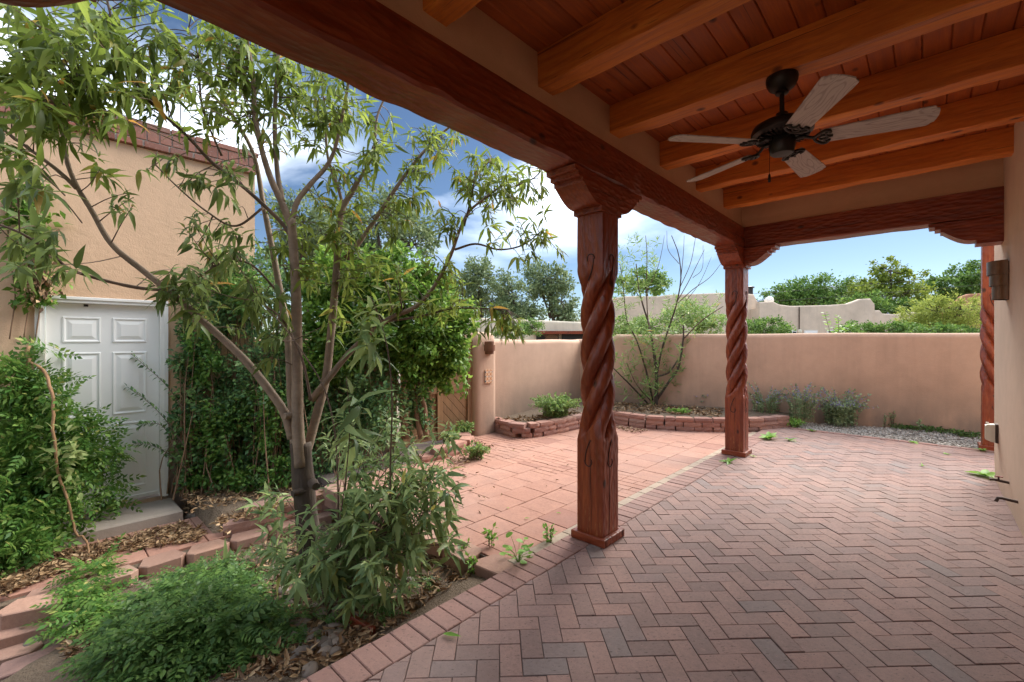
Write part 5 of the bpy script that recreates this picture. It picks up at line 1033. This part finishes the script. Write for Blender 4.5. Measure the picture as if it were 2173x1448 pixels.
# broad rosettes on the paving
for u, v, n_, L_, up_, lab in ((1632, 932, 13, .17, .9, 'broad-leaved light green weed growing from the border beyond the second post'), (1677, 936, 6, .10, .7, 'small weed on the bricks right of the broad-leaved weed'), (1547, 982, 7, .10, .9, 'light green seedling at the base of the second post'), (1725, 916, 6, .09, .7, 'small weed near the far brick edge'), (1939, 940, 6, .10, .6, 'small flat weed on the bricks near the gravel'), (2085, 958, 7, .10, .9, 'weed at the foot of the third post'), (2092, 1012, 7, .16, .7, 'broad-leaved weed at the foot of the house wall by the pipe'), (1957, 990, 4, .05, .8, 'tiny weed in the middle of the bricks'), (1598, 970, 5, .05, 1.0, 'tiny weed right of the second post base'), (2010, 965, 5, .06, .5, 'small flat weed on bricks below the gravel')):
    b = gp(u, v, 0); t = thing('paving_weed', tuple(b), lab, 'weed', 'weeds in the paving'); A = np.arange(n_)*2.4+rng.uniform(0, 6); leaf_objs('broad', BROAD, [b+np.array([0, 0, .005])]*n_, [(math.cos(a_), math.sin(a_), up_*rng.uniform(.3, 1.3)) for a_ in A], L_*rng.uniform(.6, 1.1, n_), M['lf_weed'], t, .3)
# round-leaved plant by the near post
b = gp(1100, 1195, PZ); t = thing('round_leaf_weed', tuple(b), 'round-leaved green weed beside the brick border near the nearest post', 'weed')
disc = (np.array([(0, 0, 0)]+[(.5+.5*math.cos(a_), .5*math.sin(a_), .05*math.cos(2*a_)) for a_ in np.linspace(0, 2*math.pi, 10, endpoint=False)]+[(.5, 0, -.04)]), [np.array([(11, 1+i, 1+(i+1) % 10) for i in range(10)])])
Pq, Dq = [], []
for k in range(22): a_ = rng.uniform(0, 6.28); r_ = rng.uniform(.02, .1); q = b+np.array([math.cos(a_)*r_, math.sin(a_)*r_, rng.uniform(.03, .14)]); Pq.append(q); Dq.append((math.cos(a_), math.sin(a_), rng.uniform(-.2, .5))); MB().tube([b, (b+q)/2+[0, 0, .02], q], .0015, 4).build('stalk', M['lf_weed'], t)
leaf_objs('disc', disc, Pq, Dq, rng.uniform(.03, .055, 22), M['lf_weed'], t, .3)
for u, v, lab in ((1000, 1215, 'leafy sprout at the patio edging below the round-leaved weed'), (985, 1185, 'second leafy sprout at the patio edging'), (1165, 1150, 'tiny sprout between patio and border near the nearest post'), (1040, 1160, 'dry grassy tuft on the patio behind the edging blocks')): small_plant('sprout', lab, gp(u, v, -.1 if v > 1170 else PZ), 6, .15, .06, OVAL, 's', 'lf_weed', .04, 20, per=7, group='sprouts by the patio edging')
for u, v, L_, lab in ((940, 1347, .10, 'curled green leaf lying on the brick border joint'), (1112, 1101, .05, 'narrow green leaf lying on the dark patio tile'), (1180, 1089, .05, 'narrow green leaf lying on the patio left of the nearest post'), (1075, 1078, .04, 'small green leaf on the patio tiles')):
    p = gp(u, v, .004 if v > 1200 else PZ+.004); o = link('fallen_leaf', npmesh('fallen_leaf', *lance_tmpl(.3, -.1, .5), M['lf_weed']), None, tuple(p+np.array([0, 0, .004]))); o.scale = (L_,)*3; o.rotation_euler.z = rng.uniform(-.3, .6); tag(o, lab, 'leaf')
# small bare tree in the raised bed
bt = gp(1392, 862, bz); bare = thing('bare_tree', tuple(bt), 'small sparse tree with bare upper twigs in the raised bed', 'tree'); dT = float((bt-CP)@FV)
st2 = [([(1392, 866, 0), (1393, 830, 0), (1393, 790, 0), (1388, 750, .05)], 9, 6), ([(1388, 755, .05), (1380, 700, .1), (1365, 650, .1), (1355, 610, .1), (1350, 560, .1)], 5, 2), ([(1393, 800, 0), (1405, 740, 0), (1425, 680, 0), (1437, 640, 0), (1445, 590, 0), (1440, 540, 0), (1425, 500, 0)], 4.5, 1.5), ([(1393, 850, 0), (1420, 810, -.05), (1440, 780, -.1), (1450, 720, -.1), (1450, 690, -.1)], 5.5, 3), ([(1450, 720, -.1), (1490, 680, -.15), (1535, 650, -.2)], 3, 1.5), ([(1395, 800, 0), (1420, 790, -.05), (1438, 765, -.05)], 4, 3), ([(1378, 860, .1), (1340, 820, 0), (1310, 790, -.1), (1290, 770, -.1)], 4, 1.5), ([(1380, 850, 0), (1350, 815, -.05), (1330, 770, -.1)], 2.5, 1.2), ([(1385, 850, .1), (1372, 790, .1), (1350, 720, .1), (1330, 680, .1), (1322, 600, .1), (1315, 560, .1)], 4, 1.5), ([(1386, 745, .05), (1375, 680, .05), (1372, 600, .05), (1373, 540, .05), (1370, 500, .05)], 3, 1.2), ([(1437, 640, 0), (1460, 600, 0), (1480, 560, 0), (1495, 530, 0)], 2, .8), ([(1437, 645, 0), (1470, 615, 0), (1505, 590, 0), (1530, 560, 0)], 2, .8), ([(1445, 590, 0), (1450, 540, 0), (1452, 500, 0)], 1.6, .7), ([(1443, 610, 0), (1465, 560, 0), (1475, 510, 0), (1478, 490, 0)], 1.6, .7), ([(1441, 560, 0), (1418, 530, 0), (1415, 490, 0)], 1.4, .7), ([(1372, 620, .05), (1395, 570, .05), (1405, 530, .05), (1410, 500, .05)], 1.5, .7), ([(1470, 590, 0), (1490, 570, 0), (1492, 520, 0)], 1.2, .6), ([(1455, 640, 0), (1485, 600, 0), (1510, 545, 0)], 1.3, .6)]
P, D, Ls = [], [], []
for pts, r0, r1 in st2:
    S_ = smoothpath([at(u, v, dT+d) for u, v, d in pts], 16); MB().tube(S_, .52*np.linspace(r0, r1, 16)*dT/F, 7).build('branch', M['bark_old'] if r0 > 3.5 else M['twig'], bare, None, True)
for (u, v, ru, rv, n_) in ((1380, 790, 50, 50, 26), (1330, 770, 40, 40, 14), (1440, 770, 25, 30, 8), (1400, 720, 50, 40, 22), (1350, 690, 40, 40, 14), (1340, 620, 35, 40, 14), (1375, 560, 30, 40, 14), (1320, 570, 20, 40, 8), (1430, 660, 30, 30, 10), (1510, 640, 25, 30, 8), (1385, 840, 30, 20, 8), (1350, 510, 25, 20, 5), (1460, 700, 30, 40, 8)):
    for k in range(int(n_*1.9)):
        P_, D_, L_ = rosette(at(u+rng.normal(0, ru*.6), v+rng.normal(0, rv*.6), dT+rng.normal(0, .18)), (rng.normal(0, .3), rng.normal(0, .3), 1), 10, .125, (.3, 1.4), .2); P += P_; D += D_; Ls += L_
leaves('foliage', NARROW, P, D, Ls, M['lf_bushy'], bare, .6)
# ------------------------------------------------------------------ beyond the walls: neighbouring houses and trees
GZ = -.74
def adobe(name, label, pts, depth, thick, mat, top=None, parts=None, group='neighbouring houses'):
    """flat-roofed house; pts are parapet points (u, v) seen at the given depth of the facade"""
    P = [at(u, v, depth) for u, v in pts]; b = P[0]; t = thing(name, (b[0], b[1], GZ), label, 'house', group); bk = FV*thick
    mb = MB(); n = len(P); fr = [p for p in P]; lo = [np.array([p[0], p[1], GZ]) for p in P]
    rb = [p+bk for p in P]; rlo = [p+bk for p in lo]; ch = .09
    f2 = [p+FV*.07+np.array([0, 0, .04]) for p in P]; r2 = [p+FV*.30+np.array([0, 0, .04]) for p in P]; r3 = [p+FV*.36 for p in P]; rr = [p+FV*.37+np.array([0, 0, -.3]) for p in P]; bk2 = [np.array([p[0]+bk[0], p[1]+bk[1], P[0][2]-.5]) for p in P]
    mb.loft([[lo[i], fr[i]-np.array([0, 0, .05]), fr[i]+FV*.02, f2[i], r2[i], r3[i], rr[i], bk2[i], rlo[i]] for i in range(n)])
    mb.build('wall', M[mat], t, None, True, 35)
    return t
def win(t, u0, u1, v0, v1, d, name='window', fm='white_trim', gm='win', bars=1):
    a, b = at(u0, v0, d-.03), at(u1, v1, d-.03); R_ = np.stack([RV, FV, UV], 1); c = (a+b)/2; wd = (b-a)@RV; ht = (a-b)[2]
    o = MB().box(c, (wd+.12, .08, ht+.12), R_).build(name, M[fm], t); g = MB().box(c-FV*.05, (wd, .03, ht), R_).build('pane', M[gm], o)
    for k in range(bars): MB().box(c-FV*.07+RV*wd*((k+1)/(bars+1)-.5), (.03, .02, ht), R_).build('glazing_bar', M[fm], o)
    return o
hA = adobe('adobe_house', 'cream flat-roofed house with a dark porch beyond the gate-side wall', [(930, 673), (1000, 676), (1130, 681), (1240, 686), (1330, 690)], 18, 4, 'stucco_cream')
mb = MB(); R_ = np.stack([RV, FV, UV], 1)
for k, (u0, u1) in enumerate(((1138, 1186), (1192, 1250))): a, b = at(u0, 709, 17.95), at(u1, 745, 17.95); MB().box((a+b)/2, ((b-a)@RV, .12, (a-b)[2]), R_).build('porch_shade_panel', M['dark'], hA)  # solid dark panels on the facade stand for the porch shade
a, b = at(1130, 704, 17.9), at(1255, 708, 17.9); MB().box((a+b)/2, ((b-a)@RV, .4, .12), R_).build('porch_lintel', M['red_x'], hA)
a, b = at(1162, 710, 17.8), at(1180, 724, 17.8); lat = MB()
for k in range(9):
    for s_ in (1, -1):
        c = (a+b)/2+RV*((k-4)*.055); lat.box(c, (.012, .02, .5), R_@np.array([[math.cos(.78*s_), 0, math.sin(.78*s_)], [0, 1, 0], [-math.sin(.78*s_), 0, math.cos(.78*s_)]]))
lat.build('lattice', M['gate'], hA)['kind'] = 'stuff'
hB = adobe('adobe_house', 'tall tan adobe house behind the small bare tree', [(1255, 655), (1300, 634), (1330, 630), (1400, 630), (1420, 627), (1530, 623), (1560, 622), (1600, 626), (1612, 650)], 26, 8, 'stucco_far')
a = at(1592, 626, 27); MB().lathe([(.16, 0), (.16, .5), (.24, .52), (.24, .58), (.1, .62)], (a[0], a[1], a[2]-.1), 12).build('chimney_pipe', M['black'], hB, None, True, 40)
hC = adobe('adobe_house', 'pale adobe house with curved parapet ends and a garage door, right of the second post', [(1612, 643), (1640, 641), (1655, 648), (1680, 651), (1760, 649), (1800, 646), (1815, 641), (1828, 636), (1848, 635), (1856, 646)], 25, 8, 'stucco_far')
win(hC, 1672, 1688, 704, 730, 25); win(hC, 1708, 1732, 704, 740, 25, 'garage_door', 'white_trim', 'white', 0); a = at(1696, 705, 24.95); MB().tube([at(1696, 652, 24.93), at(1696, 708, 24.93)], .03, 8).build('downspout', M['pipe'], hC); win(hC, 1757, 1767, 703, 730, 25, bars=0); win(hC, 1793, 1803, 703, 730, 25, bars=0)
a = at(1697, 706, 24.9); MB().lathe([(.05, -.12), (.12, -.05), (.12, .1), (.06, .18)], tuple(a), 10).build('lamp', M['plastic'], hC, None, True)
a = at(1632, 640, 26); MB().lathe([(.2, 0), (.26, .18), (.2, .34), (.05, .4)], (a[0], a[1], a[2]-.12), 12).build('roof_vent', M['white_trim'], hC, None, True)
hD = adobe('adobe_house', 'low adobe wall with a stepped curve between pale house and lime tree', [(1850, 660), (1868, 660), (1874, 667), (1905, 669), (1930, 664), (1960, 664)], 27, 4, 'stucco_far')
hE = adobe('adobe_house', 'rust red rounded adobe house far right behind the lime tree', [(2030, 645), (2045, 630), (2060, 625), (2110, 622), (2200, 622)], 30, 6, 'stucco_rust')
def far_tree(name, label, base_uv, depth, lobes, per, L0, mat, group='trees beyond the courtyard', trunk=.16, tmpl=QUAD, rd=None, nclump=34, cs=.24, shell=.5):
    b = at(base_uv[0], base_uv[1], depth); b[2] = GZ; t = thing(name, tuple(b), label, 'tree', group); P, D = [], []; top = at(lobes[0][0], lobes[0][1], depth); tw = MB()
    tw.tube(smoothpath([b, b*.5+top*.5+RV*.2, top], 10), np.linspace(trunk, trunk*.3, 10), 8); tw.build('trunk', M['bark_old'], t, None, True)
    for (u, v, ru, rv, n) in lobes:
        dd = depth+rng.normal(0, .4); c = at(u, v, dd); a_, b_ = ru*dd/F, rv*dd/F; s_ = b*.4+top*.6
        MB().tube(smoothpath([s_, (s_+c)/2+np.array([0, 0, .2]), c], 8), np.linspace(trunk*.4, trunk*.1, 8), 6).build('limb', M['bark_old'], t, None, True)
        p, dr = clump_points((0, 0, 0), 1, int(n*per), nclump, cs, shell); P.append(c+p[:, :1]*a_*RV+p[:, 1:2]*(rd or (a_+b_)/2)*FV+p[:, 2:3]*b_*UV); D.append(dr)
        m = 26; q = P[-1][rng.integers(0, len(P[-1]), m)]; tq = MB()
        for e in q: tq.tube(smoothpath([c, (c+e)/2+rng.normal(0, .06, 3), e], 4), np.linspace(trunk*.12, trunk*.04, 4), 4, False)
        tag(tq.build('twigs', M['bark_old'], t), kind='stuff')
    P = np.vstack(P); D = np.vstack(D); leaves('crown', tmpl, P, D, L0*rng.uniform(.6, 1.3, len(P)), M[mat], t, 1.0)
    return t
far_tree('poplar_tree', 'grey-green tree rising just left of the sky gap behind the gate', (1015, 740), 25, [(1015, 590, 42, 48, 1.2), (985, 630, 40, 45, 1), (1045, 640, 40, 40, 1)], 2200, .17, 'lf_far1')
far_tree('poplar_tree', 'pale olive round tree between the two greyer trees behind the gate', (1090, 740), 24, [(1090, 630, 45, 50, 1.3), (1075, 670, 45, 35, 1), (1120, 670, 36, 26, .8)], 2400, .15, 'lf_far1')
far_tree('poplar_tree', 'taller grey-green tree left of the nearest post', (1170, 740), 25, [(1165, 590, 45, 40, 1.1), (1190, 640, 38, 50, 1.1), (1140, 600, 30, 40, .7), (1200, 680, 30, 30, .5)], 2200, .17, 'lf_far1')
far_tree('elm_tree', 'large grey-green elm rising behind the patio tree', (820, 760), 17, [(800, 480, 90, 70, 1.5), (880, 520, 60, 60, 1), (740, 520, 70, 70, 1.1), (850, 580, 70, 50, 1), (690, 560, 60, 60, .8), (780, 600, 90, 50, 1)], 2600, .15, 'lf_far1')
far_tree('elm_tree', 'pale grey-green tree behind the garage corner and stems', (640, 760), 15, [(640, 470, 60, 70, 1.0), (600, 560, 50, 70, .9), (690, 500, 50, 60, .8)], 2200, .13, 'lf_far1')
far_tree('pine_tree', 'flat-topped dark tree behind the tan house, right of the nearest post', (1375, 740), 33, [(1370, 590, 40, 18, .8), (1340, 605, 40, 22, .8), (1400, 605, 28, 20, .6)], 1600, .2, 'lf_far2')
far_tree('elm_tree', 'dark rounded tree behind the pale house', (1700, 740), 34, [(1690, 620, 50, 30, 1), (1740, 620, 60, 30, 1.2), (1650, 635, 35, 22, .7), (1790, 625, 40, 35, 1), (1720, 640, 60, 25, .8)], 2600, .2, 'lf_far2')
far_tree('maple_tree', 'tall yellow-green tree standing highest behind the pale house', (1880, 740), 31, [(1890, 575, 34, 26, .7), (1855, 600, 40, 30, .8), (1930, 600, 32, 30, .7), (1890, 630, 60, 35, 1.0), (1840, 640, 50, 35, .9), (1945, 640, 40, 35, .7)], 1700, .2, 'lf_far3', cs=.2, nclump=26)
far_tree('elm_tree', 'mid green low tree between the dark tree and the yellow-green tree', (1830, 740), 29, [(1830, 650, 50, 30, 1), (1880, 655, 45, 24, .8), (1930, 655, 40, 24, .8)], 2000, .18, 'lf_far2')
far_tree('elm_tree', 'dark green tree at far right below the lamp', (2040, 740), 33, [(2010, 610, 50, 28, 1), (2060, 600, 45, 35, 1.1), (2085, 570, 25, 22, .5), (1985, 630, 40, 25, .8), (2120, 610, 40, 40, .8)], 2400, .2, 'lf_far2')
far_tree('willow_tree', 'bright lime green feathery tree near the right of the back wall', (2000, 740), 17, [(1985, 660, 50, 32, 1.1), (2040, 660, 45, 36, 1.1), (1950, 675, 38, 30, .9), (2010, 690, 70, 24, 1.0), (2080, 680, 30, 30, .6), (1935, 695, 30, 20, .5)], 2600, .10, 'lf_far4', tmpl=quad_tmpl(.3), nclump=60, cs=.2)
far_tree('round_bush', 'dark green round bush just over the back wall right of the second post', (1625, 740), 15, [(1625, 700, 42, 26, 1.3), (1595, 705, 26, 24, .8), (1655, 708, 20, 20, .5)], 2600, .075, 'lf_far2', trunk=.06)
far_tree('hedge_bush', 'dark leafy hedge showing above the right half of the back wall', (1870, 750), 15, [(1830, 702, 45, 18, 1), (1890, 700, 40, 18, 1), (1940, 704, 40, 18, 1), (1990, 706, 40, 16, 1), (2050, 706, 40, 14, .8), (1800, 708, 25, 16, .5)], 2000, .075, 'lf_far2', trunk=.06)
far_tree('hedge_bush', 'olive bush above the wall behind the small bare tree', (1400, 750), 14, [(1330, 690, 40, 24, 1), (1450, 670, 60, 30, 1.5), (1390, 695, 50, 22, 1), (1510, 690, 40, 28, 1)], 2200, .075, 'lf_bushy', trunk=.06)
far_tree('hedge_bush', 'green bush over the wall beside the gate pillar lamp', (1090, 750), 15, [(1090, 700, 40, 18, 1), (1130, 696, 30, 16, .7)], 2200, .07, 'lf_far2', trunk=.06)
sp3 = thing('tall_shoots', tuple(at(1770, 712, 13)*np.array([1, 1, 0])+np.array([0, 0, GZ])), 'two leafy shoots sticking up over the middle of the back wall', 'plant'); P, D = [], []
for pts in ([(1770, 730, 13), (1760, 700, 13), (1750, 665, 13)], [(1775, 730, 13), (1780, 700, 13), (1778, 672, 13)], [(1775, 730, 13), (1790, 705, 13), (1808, 690, 13)]):
    S_ = smoothpath([at(*p) for p in pts], 12); MB().tube(S_, .006, 5).build('stem', M['twig'], sp3, None, True)
    for k in range(12):
        for s_ in (1, -1): P.append(S_[k]); D.append(RV*s_+np.array([0, 0, .5])+rng.normal(0, .2, 3))
leaves('foliage', OVAL, P, D, .13, M['lf_weed'], sp3, .5)
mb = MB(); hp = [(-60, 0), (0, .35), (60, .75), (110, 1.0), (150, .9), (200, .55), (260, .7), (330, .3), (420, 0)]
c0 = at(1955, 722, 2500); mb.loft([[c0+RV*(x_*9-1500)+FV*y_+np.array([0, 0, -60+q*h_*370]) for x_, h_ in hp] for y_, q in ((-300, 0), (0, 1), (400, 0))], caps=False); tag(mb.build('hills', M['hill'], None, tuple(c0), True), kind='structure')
for k, (u0, v0, u1, v1, d, lab) in enumerate(((1560, 614, 2200, 562, 28, 'upper utility cable crossing the sky at right'), (1560, 626, 2200, 588, 28.5, 'lower utility cable crossing the sky at right'))):
    a, b = at(u0-700, v0+50, d), at(u1+300, v1-24, d); S_ = np.array([a+(b-a)*q+np.array([0, 0, -.5*math.sin(q*math.pi)]) for q in np.linspace(0, 1, 24)]); tag(MB().tube(S_, .010, 5).build('utility_cable', M['black'], None, tuple(a)), lab, 'cable', 'utility cables')
